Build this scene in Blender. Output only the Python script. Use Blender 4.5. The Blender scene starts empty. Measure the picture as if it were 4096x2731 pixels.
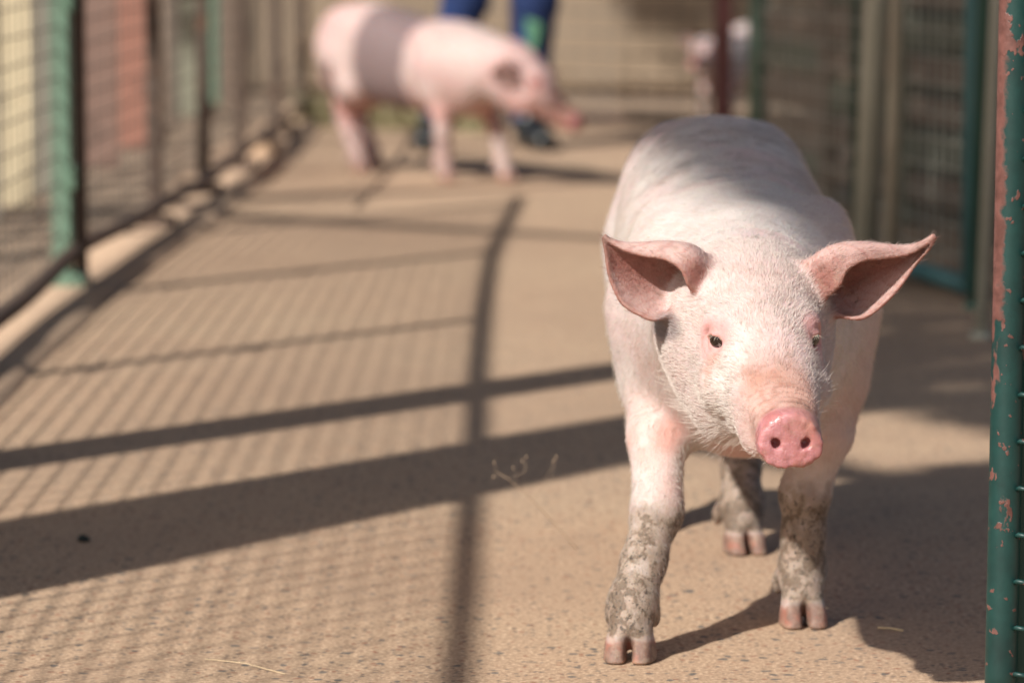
import bpy, math, random
import numpy as np
from mathutils import Vector, Matrix
from mathutils.bvhtree import BVHTree
sc = bpy.context.scene
col = sc.collection
rnd = random.Random(5)
R = math.radians

# ------------------------------------------------------------------ camera
CAMZ, PITCH, FPX = 0.83, R(6.595), 3840.0
cam = bpy.data.cameras.new('camera'); co = bpy.data.objects.new('camera', cam); col.objects.link(co)
co.location = (0, 0, CAMZ); co.rotation_euler = (R(90)-PITCH, 0, 0)
cam.sensor_width = 36; cam.lens = 135; cam.clip_start = 0.1; cam.clip_end = 3000
cam.dof.use_dof = True; cam.dof.focus_distance = 3.93; cam.dof.aperture_fstop = 4.9
sc.camera = co

# ------------------------------------------------------------------ light
SUN_EL = R(42)
SH = Vector((0.655, 0.756, 0)).normalized()          # direction shadows fall on the ground
sd = Vector((SH.x*math.cos(SUN_EL), SH.y*math.cos(SUN_EL), -math.sin(SUN_EL)))
w = bpy.data.worlds.new('World'); sc.world = w; w.use_nodes = True
nt = w.node_tree; bg = nt.nodes['Background']
sky = nt.nodes.new('ShaderNodeTexSky'); sky.sky_type = 'NISHITA'; sky.sun_disc = False
sky.sun_elevation = SUN_EL; sky.sun_rotation = math.atan2(-SH.x, -SH.y)
sky.dust_density = 3.0; sky.ozone_density = 0.6
nt.links.new(sky.outputs[0], bg.inputs[0]); bg.inputs[1].default_value = 0.072
sun = bpy.data.lights.new('sun', 'SUN'); sun.energy = 4.7; sun.angle = R(1.0); sun.color = (1, 0.965, 0.905)
so = bpy.data.objects.new('sun', sun); col.objects.link(so)
so.rotation_euler = sd.to_track_quat('-Z', 'Y').to_euler(); so.location = (-4, -4, 6)
sc.view_settings.view_transform = 'Standard'; sc.view_settings.look = 'None'
sc.view_settings.exposure = 0.42; sc.view_settings.gamma = 1
sc.cycles.max_bounces = 6

# ------------------------------------------------------------------ helpers
def tag(o, label=None, cat=None, group=None, kind=None):
    if label: o['label'] = label
    if cat: o['category'] = cat
    if group: o['group'] = group
    if kind: o['kind'] = kind
    return o
def empty(name, loc, rz=0, **k):
    o = bpy.data.objects.new(name, None); col.objects.link(o); o.location = loc; o.rotation_euler = (0, 0, rz)
    return tag(o, **k)
def W(px, py, Y):
    """world point seen at pixel (px,py) of the 1024x682 frame at ground distance Y"""
    a = math.atan((py-341)/FPX) + PITCH
    z = CAMZ - Y*math.tan(a)
    zc = Y*math.cos(PITCH) + (CAMZ-z)*math.sin(PITCH)
    return np.array([(px-512)/FPX*zc, Y, z])

def node_mat(name, rough=0.6):
    m = bpy.data.materials.new(name); m.use_nodes = True
    b = m.node_tree.nodes['Principled BSDF']; b.inputs['Roughness'].default_value = rough
    return m, m.node_tree, b
def ramp(nt, src, stops):
    r = nt.nodes.new('ShaderNodeValToRGB'); e = r.color_ramp.elements
    while len(e) < len(stops): e.new(0.5)
    for i, (p, c) in enumerate(stops):
        e[i].position = p; e[i].color = (*c, 1)
    nt.links.new(src, r.inputs[0]); return r.outputs[0]
def noise(nt, scale, detail=5, rough=0.6, coord='Object', stretch=None):
    tc = nt.nodes.new('ShaderNodeTexCoord'); n = nt.nodes.new('ShaderNodeTexNoise')
    n.inputs['Scale'].default_value = scale; n.inputs['Detail'].default_value = detail
    n.inputs['Roughness'].default_value = rough
    v = tc.outputs[coord]
    if stretch:
        mp = nt.nodes.new('ShaderNodeMapping'); mp.inputs['Scale'].default_value = stretch
        nt.links.new(v, mp.inputs[0]); v = mp.outputs[0]
    nt.links.new(v, n.inputs['Vector']); return n.outputs[0]
def mix(nt, f, a, b, mode='MIX'):
    m = nt.nodes.new('ShaderNodeMix'); m.data_type = 'RGBA'; m.blend_type = mode
    for s, v in ((m.inputs[0], f), (m.inputs[6], a), (m.inputs[7], b)):
        if isinstance(v, (int, float)): s.default_value = v
        elif isinstance(v, tuple): s.default_value = (*v, 1)
        else: nt.links.new(v, s)
    return m.outputs[2]
def bump(nt, b, h, dist, strength=0.6):
    n = nt.nodes.new('ShaderNodeBump'); n.inputs['Distance'].default_value = dist
    n.inputs['Strength'].default_value = strength
    nt.links.new(h, n.inputs['Height']); nt.links.new(n.outputs[0], b.inputs['Normal'])
def paint(name, c, worn=(0.16, 0.07, 0.04), amount=0.5, scale=14, rough=0.45, metal=0.0):
    """painted or bare material with blotchy wear"""
    m, t, b = node_mat(name, rough)
    n1 = noise(t, scale, 6, 0.65); n2 = noise(t, scale*0.23, 3)
    f = ramp(t, n1, [(0.5+0.2*(1-amount), (0, 0, 0)), (0.56+0.2*(1-amount), (1, 1, 1))])
    base = mix(t, n2, tuple(x*0.75 for x in c), tuple(min(1, x*1.25) for x in c))
    t.links.new(mix(t, f, base, worn), b.inputs['Base Color'])
    bump(t, b, n1, 0.0012, 0.5); return m

class MB:
    """collects shapes, then links them as one mesh object"""
    def __init__(s): s.v = []; s.f = []
    def add(s, vs, fs):
        o = len(s.v); s.v += [tuple(v) for v in vs]; s.f += [tuple(i+o for i in f) for f in fs]
    def box(s, c, d, rot=None, bev=0.0):
        hx, hy, hz = d[0]/2, d[1]/2, d[2]/2
        if bev:
            b = min(bev, hx*.45, hy*.45, hz*.45); vs = []; 
            ring = lambda z, q: [(-hx+q, -hy+q*0+b*0, z)]
            for z, q in ((-hz, b), (-hz+b, 0), (hz-b, 0), (hz, b)):
                x, y = hx-q, hy-q; k = b
                vs += [(-x+k, -y, z), (x-k, -y, z), (x, -y+k, z), (x, y-k, z), (x-k, y, z), (-x+k, y, z), (-x, y-k, z), (-x, -y+k, z)]
            fs = [tuple(range(7, -1, -1)), tuple(range(24, 32))]
            for l in range(3):
                for i in range(8):
                    j = (i+1) % 8; fs.append((l*8+i, l*8+j, l*8+8+j, l*8+8+i))
        else:
            vs = [(x, y, z) for x in (-hx, hx) for y in (-hy, hy) for z in (-hz, hz)]
            fs = [(0, 1, 3, 2), (4, 6, 7, 5), (0, 4, 5, 1), (2, 3, 7, 6), (0, 2, 6, 4), (1, 5, 7, 3)]
        M = rot if rot else Matrix.Identity(3)
        s.add([M @ Vector(v) + Vector(c) for v in vs], fs)
    def tube(s, pts, rads, n=10, cap=True):
        pts = [Vector(p) for p in pts]
        if isinstance(rads, (int, float)): rads = [rads]*len(pts)
        vs = []; fs = []; up = None
        for i, p in enumerate(pts):
            d = (pts[min(i+1, len(pts)-1)] - pts[max(i-1, 0)]).normalized()
            if up is None: up = d.orthogonal().normalized()
            up = (up - d*up.dot(d)).normalized(); s2 = d.cross(up)
            for k in range(n):
                a = 2*math.pi*k/n; vs.append(p + (up*math.cos(a) + s2*math.sin(a))*rads[i])
        for i in range(len(pts)-1):
            for k in range(n):
                k2 = (k+1) % n; fs.append((i*n+k, i*n+k2, (i+1)*n+k2, (i+1)*n+k))
        if cap: fs += [tuple(range(n-1, -1, -1)), tuple((len(pts)-1)*n+k for k in range(n))]
        s.add(vs, fs)
    def build(s, name, mat, parent=None, smooth=False, **k):
        me = bpy.data.meshes.new(name); me.from_pydata(s.v, [], s.f); me.update()
        if smooth: me.polygons.foreach_set('use_smooth', [True]*len(me.polygons))
        o = bpy.data.objects.new(name, me); col.objects.link(o); me.materials.append(mat)
        if parent: o.parent = parent
        return tag(o, **k)

# ------------------------------------------------------------------ ground
def concrete(name='floor_concrete', gain=1.0):
    m, t, b = node_mat(name, 0.85)
    big = noise(t, 0.9, 4, 0.6); mid = noise(t, 7, 6, 0.65); fine = noise(t, 170, 4, 0.75)
    c = ramp(t, big, [(0.28, (0.46, 0.305, 0.195)), (0.5, (0.55, 0.378, 0.245)), (0.72, (0.57, 0.41, 0.265))])
    c = mix(t, ramp(t, mid, [(0.35, (0, 0, 0)), (0.7, (0.55, 0.55, 0.55))]), c, (0.44, 0.30, 0.195))
    c = mix(t, ramp(t, fine, [(0.32, (0.95, 0.95, 0.95)), (0.60, (0, 0, 0))]), c, (0.20, 0.12, 0.075))
    c = mix(t, ramp(t, fine, [(0.56, (0, 0, 0)), (0.75, (0.8, 0.8, 0.8))]), c, (0.74, 0.58, 0.44))
    tc = t.nodes.new('ShaderNodeTexCoord')
    for sc_, th, colr in ((48, 0.20, (0.085, 0.085, 0.08)), (105, 0.26, (0.13, 0.10, 0.08)), (75, 0.20, (0.26, 0.11, 0.06))):
        v = t.nodes.new('ShaderNodeTexVoronoi'); v.inputs['Scale'].default_value = sc_
        mp = t.nodes.new('ShaderNodeMapping'); mp.inputs['Location'].default_value = (sc_, 3.3, 0)
        t.links.new(tc.outputs['Object'], mp.inputs[0])
        ds = t.nodes.new('ShaderNodeMix'); ds.data_type = 'VECTOR'; ds.inputs[0].default_value = 0.012
        nn = t.nodes.new('ShaderNodeTexNoise'); nn.inputs['Scale'].default_value = 60
        t.links.new(mp.outputs[0], ds.inputs[4]); t.links.new(nn.outputs[1], ds.inputs[5])
        t.links.new(tc.outputs['Object'], nn.inputs['Vector'])
        t.links.new(ds.outputs[1], v.inputs['Vector'])
        spot = ramp(t, v.outputs['Distance'], [(th, (1, 1, 1)), (th+0.10, (0, 0, 0))])
        sel = t.nodes.new('ShaderNodeSeparateColor'); t.links.new(v.outputs['Color'], sel.inputs[0])
        pick = ramp(t, sel.outputs[0], [(0.58, (0, 0, 0)), (0.66, (0.9, 0.9, 0.9))])
        c = mix(t, mix(t, 1.0, spot, pick, 'MULTIPLY'), c, colr)
    st = noise(t, 1.7, 5, 0.7, stretch=(1, 0.6, 1)); c = mix(t, ramp(t, st, [(0.46, (0, 0, 0)), (0.66, (0.60, 0.60, 0.60))]), c, (0.35, 0.235, 0.155))
    if gain != 1: c = mix(t, 1.0, c, (gain, gain*1.02, gain*1.05), 'MULTIPLY')
    t.links.new(c, b.inputs['Base Color'])
    h = mix(t, 0.6, mid, fine); bump(t, b, h, 0.004, 0.8)
    return m
def dirt():
    m, t, b = node_mat('dirt', 0.95)
    n = noise(t, 2.2, 8, 0.7)
    t.links.new(ramp(t, n, [(0.3, (0.18, 0.12, 0.08)), (0.7, (0.32, 0.23, 0.155))]), b.inputs['Base Color'])
    bump(t, b, n, 0.03, 0.7); return m
M_dirt = dirt()
g = MB(); g.add([(-600, -600, -0.012), (600, -600, -0.012), (600, 600, -0.012), (-600, 600, -0.012)], [(0, 1, 2, 3)])
g.build('ground', M_dirt, kind='structure')
M_conc = concrete()
g = MB(); g.add([(-0.99, -2, 0), (2.4, -2, 0), (2.4, 13.25, 0), (-0.99, 14.6, 0)], [(0, 1, 2, 3)])
g.build('floor', M_conc, kind='structure')

# fence line on the left: (Y of post, X)
def fx(Y):
    return float(np.interp(Y, [0, 6.5, 8.0, 9.45, 11.5, 14.6], [-0.95, -0.95, -0.94, -0.88, -0.81, -0.79]))
g = MB()                                     # low concrete kerb the left fence stands on
ys = np.linspace(0, 14.6, 60); vs = []; fs = []
for i, y in enumerate(ys):
    x = fx(y); wv = 0.006*math.sin(y*2.1)+0.006*math.sin(y*5.3)
    vs += [(x-0.10, y, -0.01), (x-0.09, y, 0.026), (x+0.075+wv, y, 0.026), (x+0.095+wv, y, 0.017), (x+0.11+wv, y, -0.006)]
for i in range(len(ys)-1):
    for k in range(4): fs.append((i*5+k, i*5+k+1, i*5+6+k, i*5+5+k))
g.add(vs, fs); g.build('kerb', concrete('kerb_concrete', 1.28), kind='structure', smooth=True)

# ------------------------------------------------------------------ implicit surface engine
def smin(a, b, k):
    h = np.clip(0.5+0.5*(b-a)/k, 0, 1); return b+(a-b)*h-k*h*(1-h)
def smax(a, b, k): return -smin(-a, -b, k)
def ell(P, c, r, M=None):
    q = P-np.asarray(c, np.float32)
    if M is not None: q = q @ M
    r = np.asarray(r, np.float32); k0 = np.sqrt(((q/r)**2).sum(1)); k1 = np.sqrt(((q/(r*r))**2).sum(1))+1e-9
    return k0*(k0-1)/k1
def cone(P, a, b, ra, rb):
    a = np.asarray(a, np.float32); b = np.asarray(b, np.float32); ab = b-a
    t = np.clip(((P-a)@ab)/float(ab@ab), 0, 1)
    return np.linalg.norm(P-a-t[:, None]*ab, axis=1)-(ra+(rb-ra)*t)
def rotm(axis, deg):
    return np.array(Matrix.Rotation(R(deg), 3, axis), np.float32)

def polygonise(f, lo, hi, h, B=16, slack=1.5):
    lo = np.array(lo, np.float32); n = np.ceil((np.array(hi)-lo)/h/B).astype(int); N = n*B
    val = np.ones(tuple(N+1), np.float32)
    bi = np.stack(np.meshgrid(*[np.arange(k) for k in n], indexing='ij'), -1).reshape(-1, 3)
    cen = lo+(bi+0.5)*B*h
    d = f(cen.astype(np.float32))
    rad = B*h*0.87*slack
    off = np.arange(B+1); og = np.stack(np.meshgrid(off, off, off, indexing='ij'), -1).reshape(-1, 3)
    for q in np.nonzero(d < -rad)[0]:
        s = bi[q]*B; val[s[0]:s[0]+B+1, s[1]:s[1]+B+1, s[2]:s[2]+B+1] = -1
    act = np.nonzero(np.abs(d) <= rad)[0]
    for c0 in range(0, len(act), 40):
        ch = act[c0:c0+40]
        I = (bi[ch]*B)[:, None, :]+og[None]; I2 = I.reshape(-1, 3)
        v = f((lo+I2*h).astype(np.float32)); val[I2[:, 0], I2[:, 1], I2[:, 2]] = v
    S = val < 0
    c8 = [(i, j, k) for i in (0, 1) for j in (0, 1) for k in (0, 1)]
    sh = lambda A, o: A[o[0]:A.shape[0]-1+o[0], o[1]:A.shape[1]-1+o[1], o[2]:A.shape[2]-1+o[2]]
    cnt = sum(sh(S, o).astype(np.int8) for o in c8)
    cells = np.argwhere((cnt > 0) & (cnt < 8))
    idx = -np.ones(cnt.shape, np.int32); idx[cells[:, 0], cells[:, 1], cells[:, 2]] = np.arange(len(cells))
    acc = np.zeros((len(cells), 3)); num = np.zeros(len(cells))
    V8 = {o: val[cells[:, 0]+o[0], cells[:, 1]+o[1], cells[:, 2]+o[2]] for o in c8}
    for a in c8:
        for ax in range(3):
            if a[ax] == 0:
                b = list(a); b[ax] = 1; b = tuple(b); va, vb = V8[a], V8[b]
                m = (va < 0) != (vb < 0); t = np.where(m, va/(va-vb+1e-12), 0)
                p = np.array(a, float)[None]+t[:, None]*(np.array(b)-np.array(a))[None]
                acc += p*m[:, None]; num += m
    V = lo+(cells+acc/num[:, None])*h
    F = []
    for ax in range(3):
        o = [0, 0, 0]; o[ax] = 1
        A = S[:S.shape[0]-o[0], :S.shape[1]-o[1], :S.shape[2]-o[2]]; Bm = S[o[0]:, o[1]:, o[2]:]
        E = np.argwhere(A != Bm); u, v = (ax+1) % 3, (ax+2) % 3
        E = E[(E[:, u] > 0) & (E[:, v] > 0)]
        E = E[(E[:, u] < cnt.shape[u]) & (E[:, v] < cnt.shape[v])]
        def cid(du, dv):
            q = E.copy(); q[:, u] -= du; q[:, v] -= dv; return idx[q[:, 0], q[:, 1], q[:, 2]]
        quad = np.stack([cid(1, 1), cid(0, 1), cid(0, 0), cid(1, 0)], 1)
        inside = S[E[:, 0], E[:, 1], E[:, 2]]
        quad[~inside] = quad[~inside][:, ::-1]; F.append(quad[(quad >= 0).all(1)])
    return V, np.concatenate(F)
def grad(f, V, e=0.0006):
    V = V.astype(np.float32); d0 = f(V); G = np.empty_like(V)
    for i in range(3):
        q = V.copy(); q[:, i] += e; G[:, i] = (f(q)-d0)/e
    return d0, G

# ------------------------------------------------------------------ pig
def catmull(P, n):
    P = [np.asarray(p, float) for p in P]; P = [2*P[0]-P[1]]+P+[2*P[-1]-P[-2]]; out = []
    segs = len(P)-3
    for u in np.linspace(0, segs, n):
        i = min(int(u), segs-1); t = u-i; a, b, c, d = P[i:i+4]
        out.append(0.5*((2*b)+(c-a)*t+(2*a-5*b+4*c-d)*t*t+(3*b-a-3*c+d)*t**3))
    return np.array(out)
def ear_sheet(rows):
    """rows root->tip, each a list of cross points; returns dense verts + quads"""
    cols = [catmull(r, 22) for r in rows]; cols = np.array(cols)          # rows x 22 x 3
    dense = np.array([catmull(cols[:, j], 36) for j in range(22)])        # 22 x 36 x 3
    V = dense.transpose(1, 0, 2).reshape(-1, 3)
    F = [(i*22+j, i*22+j+1, i*22+22+j+1, i*22+22+j) for i in range(35) for j in range(21)]
    return V, F

class Pig:
    """Pig shape in its own frame: heads along -Y, origin on the ground under the belly"""
    def __init__(s, legs, head_B, head_F, ears, torso=None, neck=None):
        s.legs = legs
        s.B = np.array(head_B, np.float32)
        F = np.array(head_F, float); s.L = np.linalg.norm(F); F /= s.L
        Rr = np.cross((0, 0, 1), F); Rr /= np.linalg.norm(Rr); U = np.cross(F, Rr)
        s.Hm = np.array([Rr, F, U], np.float32).T          # columns: right, forward, up
        s.ears = []
        for V, Fc in ears:                                  # ears given in head coordinates (r, f, u)
            Wd = V@s.Hm.T+s.B
            s.ears.append((BVHTree.FromPolygons([tuple(v) for v in Wd], Fc), Wd.min(0)-0.03, Wd.max(0)+0.03, Wd))
        s.torso = torso or TORSO
        s.neck = neck
    def hp(s, P): return (P-s.B)@s.Hm
    def hw(s, q): return np.asarray(q, float)@s.Hm.T+s.B
    def f_head(s, P):
        q = s.hp(P); x, v, z = q[:, 0], q[:, 1], q[:, 2]
        T = HEADT; vc = np.clip(v, T[0][0], T[-1][0])
        st = [t[0] for t in T]
        a = np.interp(vc, st, [t[1] for t in T]); hu = np.interp(vc, st, [t[2] for t in T]); hd = np.interp(vc, st, [t[3] for t in T])
        # smooth the piecewise profile a little
        for e in (0.012, -0.012, 0.024, -0.024):
            a = a+np.interp(vc+e, st, [t[1] for t in T]); hu = hu+np.interp(vc+e, st, [t[2] for t in T]); hd = hd+np.interp(vc+e, st, [t[3] for t in T])
        a /= 5; hu /= 5; hd /= 5
        hh = np.where(z > 0, hu, hd); ex = np.maximum(np.maximum(v-T[-1][0], T[0][0]-v), 0)
        k = (np.abs(x/a)**2.3+np.abs(z/hh)**2.3+1e-9)**(1/2.3)
        d = (k-1)*np.minimum(a, hh)*0.95
        d = smax(d, np.maximum(v-0.283, T[0][0]-v), 0.010)
        d = smin(d, ell(q, (0, 0.075, 0.030), (0.056, 0.075, 0.050)), 0.03)             # forehead
        for sx in (-1, 1):
            d = smin(d, ell(q, (sx*0.034, 0.070, -0.040), (0.035, 0.062, 0.052)), 0.03)   # jowl
            d = smin(d, ell(q, (sx*0.040, 0.094, 0.047), (0.017, 0.020, 0.015)), 0.018)   # brow
            d = smin(d, ell(q, (sx*0.050, 0.132, -0.010), (0.016, 0.026, 0.016)), 0.02)   # cheek bone
            d = smin(d, ell(q, (sx*0.022, 0.225, -0.022), (0.017, 0.032, 0.018)), 0.015)  # upper lip
        d = smin(d, ell(q, (0, 0.222, -0.038), (0.019, 0.042, 0.013)), 0.010)              # chin
        for sx in (-1, 1):                                                            # mouth crease
            pts = [(sx*0.046, 0.155, -0.034), (sx*0.040, 0.19, -0.033), (sx*0.030, 0.225, -0.031), (sx*0.012, 0.247, -0.029)]
            for a_, b_ in zip(pts, pts[1:]):
                d = smax(d, -cone(q, a_, b_, 0.0022, 0.0022), 0.006)
        # eyes: socket, lids
        for sx in (-1, 1):
            e = np.array(EYE)*(sx, 1, 1)
            d = smax(d, -ell(q, e+np.array((sx*0.010, 0.004, 0.000)), (0.013, 0.016, 0.0105)), 0.008)
            d = smin(d, ell(q, e, (0.0135, 0.0135, 0.0125)), 0.004)                      # lid ball
            d = smin(d, ell(q, e+np.array((-sx*0.001, 0.007, -0.0165)), (0.0125, 0.008, 0.0052)), 0.005)      # bag under the eye
            slit = ell(q, e+np.array((sx*0.010, 0.0075, -0.0005)), (0.0125, 0.0115, 0.0070))
            d = smax(d, -slit, 0.0018)
        # wrinkles above the snout disc
        wr = np.sin((v-0.20)*2*math.pi/0.011)*np.exp(-((v-0.238)/0.022)**2)*np.clip(z/0.02, 0, 1)*0.0010
        d = d-wr
        # snout disc
        qs = (q-np.array(SN, np.float32))@s_snM
        xx, yy, zz = qs[:, 0], qs[:, 1], qs[:, 2]
        rr = np.sqrt((xx/1.06)**2+(zz/0.92)**2)
        rim = 0.0272-0.003*np.clip(-zz/0.03, 0, 1)+0.0012*np.cos(3*np.arctan2(xx, zz))
        disc = smax(rr-rim, np.abs(yy+0.006)-0.008+7.0*np.clip(rr-0.012, 0, 1)**2*(0.6), 0.004)
        disc = disc-0.0035
        notch = ell(qs, (0.002, 0.004, -0.030), (0.0075, 0.013, 0.0062))
        disc = smax(disc, -notch, 0.006)
        disc = disc-0.0008*np.sin(330*xx+90*zz+2*np.sin(210*zz))*np.sin(290*zz-120*xx+2*np.sin(260*xx))
        d = smin(d, disc, 0.008)
        for sx in (-1, 1):
            d = smax(d, -ell(qs, (sx*0.0150, 0.004, 0.001), (0.0048, 0.014, 0.0060), rotm('Y', sx*30)), 0.0022)
            d = smax(d, -ell(qs, (sx*0.0205, 0.0120, 0.005), (0.007, 0.006, 0.0032), rotm('Y', sx*35)), 0.003)
        return d
    def f_torso(s, P):
        T = s.torso; x, y, z = P[:, 0], P[:, 1], P[:, 2]
        st = [t[0] for t in T]; I = lambda yy, i: np.interp(yy, st, [t[i] for t in T])
        def sm(i): return (I(y, i)*2+I(y+0.03, i)+I(y-0.03, i)+I(y+0.06, i)+I(y-0.06, i))/6
        wd, top, bot, cx = sm(1), sm(2), sm(3), sm(4)
        c = bot+(top-bot)*0.52; hu = top-c; hd = c-bot
        yc = np.clip(y, st[0], st[-1]); hh = np.where(z > c, hu, hd)
        k = (np.abs((x-cx)/wd)**2.25+np.abs((z-c)/hh)**2.25+1e-9)**(1/2.25)
        d = (k-1)*np.minimum(wd, hh)*0.95
        ex = np.abs(y-yc)
        return np.sqrt(np.maximum(d, 0)**2+ex**2)+np.minimum(d, 0)
    def f_foot(s, P, c, yaw, splay=0.0, hind=False):
        M = rotm('Z', yaw); q = (P-np.array(c, np.float32))@M; d = None
        for sx in (-1, 1):
            sp = rotm('Z', sx*(-5-splay)); t = (q-np.array((sx*(0.0150+0.0006*splay), 0.0, 0), np.float32))@sp
            # toe: sloped box-like horn
            yf = -0.030+0.45*np.clip(t[:, 2], 0, 0.05)            # front wall slopes back upward
            wx = 0.0135-0.10*np.clip(t[:, 2], 0, 0.05)
            e = np.stack([t[:, 0]/np.maximum(wx, 0.006), (t[:, 1]-yf/2+0.0)/(-yf/2+0.011), (t[:, 2]-0.008)/0.024], 1)
            k = (np.abs(e)**2.8).sum(1)**(1/2.8); dt = (k-1)*0.0125
            d = dt if d is None else smin(d, dt, 0.003)
            dc = ell(q, (sx*0.024, 0.033, 0.044), (0.0070, 0.0085, 0.017), rotm('X', 25))
            d = np.minimum(d, dc)
        return np.maximum(d, 0.0005-q[:, 2])
    def f_leg(s, P, L):
        d = None
        for (a, ra), (b, rb) in zip(L['j'], L['j'][1:]):
            c = cone(P, a, b, ra, rb); d = c if d is None else smin(d, c, 0.018)
        d = smin(d, s.f_foot(P, L['foot'], L.get('yaw', 0), L.get('splay', 0)), 0.007)
        q = (P-np.array(L['foot'], np.float32))@rotm('Z', L.get('yaw', 0))
        return smax(d, -ell(q, (0, -0.031, 0.012), (0.0034, 0.020, 0.019)), 0.005)
    def __call__(s, P):
        d = s.f_torso(P)
        for c, r, M, k in s.extra: d = smin(d, ell(P, c, r, M), k)
        if s.neck is not None:
            for a, b, ra, rb in s.neck: d = smin(d, cone(P, a, b, ra, rb), 0.05)
        q = s.hp(P); m = (np.abs(q[:, 0]) < 0.16) & (q[:, 1] > -0.1) & (q[:, 1] < 0.36) & (np.abs(q[:, 2]) < 0.18)
        if m.any():
            dh = np.full(len(P), 9, np.float32); dh[m] = s.f_head(P[m])
            d = np.where(m, smin(d, dh, np.interp(q[:, 1], [0.04, 0.15], [0.055, 0.02])), d)
        for L in s.legs:
            lo, hi = L['lo'], L['hi']; m = ((P > lo) & (P < hi)).all(1)
            if m.any(): d[m] = smin(d[m], s.f_leg(P[m], L), 0.03)
        for bvh, lo, hi, _ in s.ears:
            m = ((P > lo) & (P < hi)).all(1)
            if m.any():
                dm = np.array([bvh.find_nearest(p)[3] for p in P[m].tolist()], np.float32)-0.0022
                d[m] = smin(d[m], dm, 0.015)
        return d

for_legs_pad = 0.06
def leg(j, foot, yaw=0, splay=0):
    pts = np.array([p for p, r in j]+[foot]); 
    return dict(j=[(np.array(p, np.float32), r) for p, r in j], foot=foot, yaw=yaw, splay=splay,
                lo=pts.min(0)-np.array((0.13, 0.13, 0.05)), hi=pts.max(0)+0.13)
EYE = (0.0470, 0.112, 0.036)
SN = (0, 0.288, -0.004)
s_snM = rotm('X', 16) @ rotm('Z', 3)
# head stations: forward, half width, height up, height down
HEADT = [(-0.05, 0.070, 0.062, 0.085), (0.0, 0.066, 0.066, 0.086), (0.05, 0.064, 0.068, 0.086), (0.10, 0.060, 0.058, 0.076),
         (0.14, 0.056, 0.042, 0.066), (0.18, 0.047, 0.034, 0.054), (0.22, 0.039, 0.029, 0.043), (0.26, 0.032, 0.027, 0.032), (0.285, 0.029, 0.026, 0.026)]
OX, OY = 0.262, 4.55
def Lc(x, y, z): return (x-OX, y-OY, z)
# torso stations: y, half width, top, bottom, centre x (pig frame)
TORSO = [(-0.34, 0.075, 0.43, 0.26, 0), (-0.28, 0.105, 0.465, 0.225, 0), (-0.18, 0.132, 0.492, 0.205, 0), (-0.05, 0.136, 0.497, 0.205, 0),
         (0.10, 0.138, 0.522, 0.210, 0), (0.25, 0.132, 0.548, 0.225, 0), (0.36, 0.118, 0.556, 0.255, 0), (0.46, 0.100, 0.54, 0.30, 0), (0.53, 0.07, 0.50, 0.34, 0)]
EXTRA = [((-0.090, -0.20, 0.365), (0.048, 0.085, 0.105), None, 0.035), ((0.090, -0.20, 0.365), (0.048, 0.085, 0.105), None, 0.035),
         ((-0.062, 0.40, 0.38), (0.066, 0.13, 0.15), None, 0.04), ((0.062, 0.40, 0.38), (0.066, 0.13, 0.15), None, 0.04),
         ((0, -0.25, 0.30), (0.08, 0.09, 0.09), None, 0.05),
         ((0.094, -0.125, 0.440), (0.036, 0.075, 0.046), None, 0.016), ((-0.088, -0.130, 0.438), (0.034, 0.075, 0.044), None, 0.018)]
Pig.extra = EXTRA
def front_leg(fx_, fy, sx, up=(0.085, -0.21), kx=0.0, knee=None):
    """fx_,fy foot position in pig frame; sx side"""
    tx, ty = up[0]*sx, up[1]
    kn = knee if knee is not None else (tx*0.45+fx_*0.55, ty*0.35+fy*0.65+0.004, 0.150)
    j = [((tx, ty+0.02, 0.36), 0.060), ((tx+0.000*sx, ty+0.015, 0.28), 0.043), ((tx*0.85+fx_*0.15, ty*0.8+fy*0.2, 0.225), 0.0315), 
         (kn, 0.0265), ((kn[0]*0.5+fx_*0.5, kn[1]*0.45+fy*0.55+0.008, 0.100), 0.0225), ((fx_*0.9+kn[0]*0.1, fy+0.016, 0.060), 0.0245), ((fx_, fy+0.000, 0.034), 0.0230)]
    return j
def hind_leg(fx_, fy, sx):
    hx = 0.070*sx
    return [((hx, 0.38, 0.38), 0.072), ((hx*1.02, 0.31, 0.28), 0.062), ((hx*0.5+fx_*0.5, fy+0.10, 0.215), 0.038), ((fx_*0.8+hx*0.2, fy+0.095, 0.170), 0.0290),
            ((fx_, fy+0.055, 0.105), 0.0235), ((fx_, fy+0.020, 0.060), 0.0255), ((fx_, fy+0.002, 0.034), 0.0235)]
# near pig pose
near_legs = [
    leg(front_leg(0.130-OX, 4.150-OY, -1, up=(0.091, -0.205), knee=(0.162-OX, 4.235-OY, 0.150)), (0.130-OX, 4.150-OY, 0), yaw=-6, splay=4),
    leg(front_leg(0.334-OX, 4.352-OY, 1, up=(0.098, -0.205), knee=(0.337-OX, 4.365-OY, 0.150)), (0.334-OX, 4.352-OY, 0), yaw=3, splay=1),
    leg(hind_leg(0.295-OX, 4.845-OY, 1), (0.295-OX, 4.845-OY, 0), yaw=12),
    leg(hind_leg(0.194-OX, 5.03-OY, -1), (0.194-OX, 5.03-OY, 0), yaw=-5)]
HB = np.array(Lc(0.2500, 4.08, 0.372)); HF = (0.0295, -0.28, -0.083)
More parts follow.
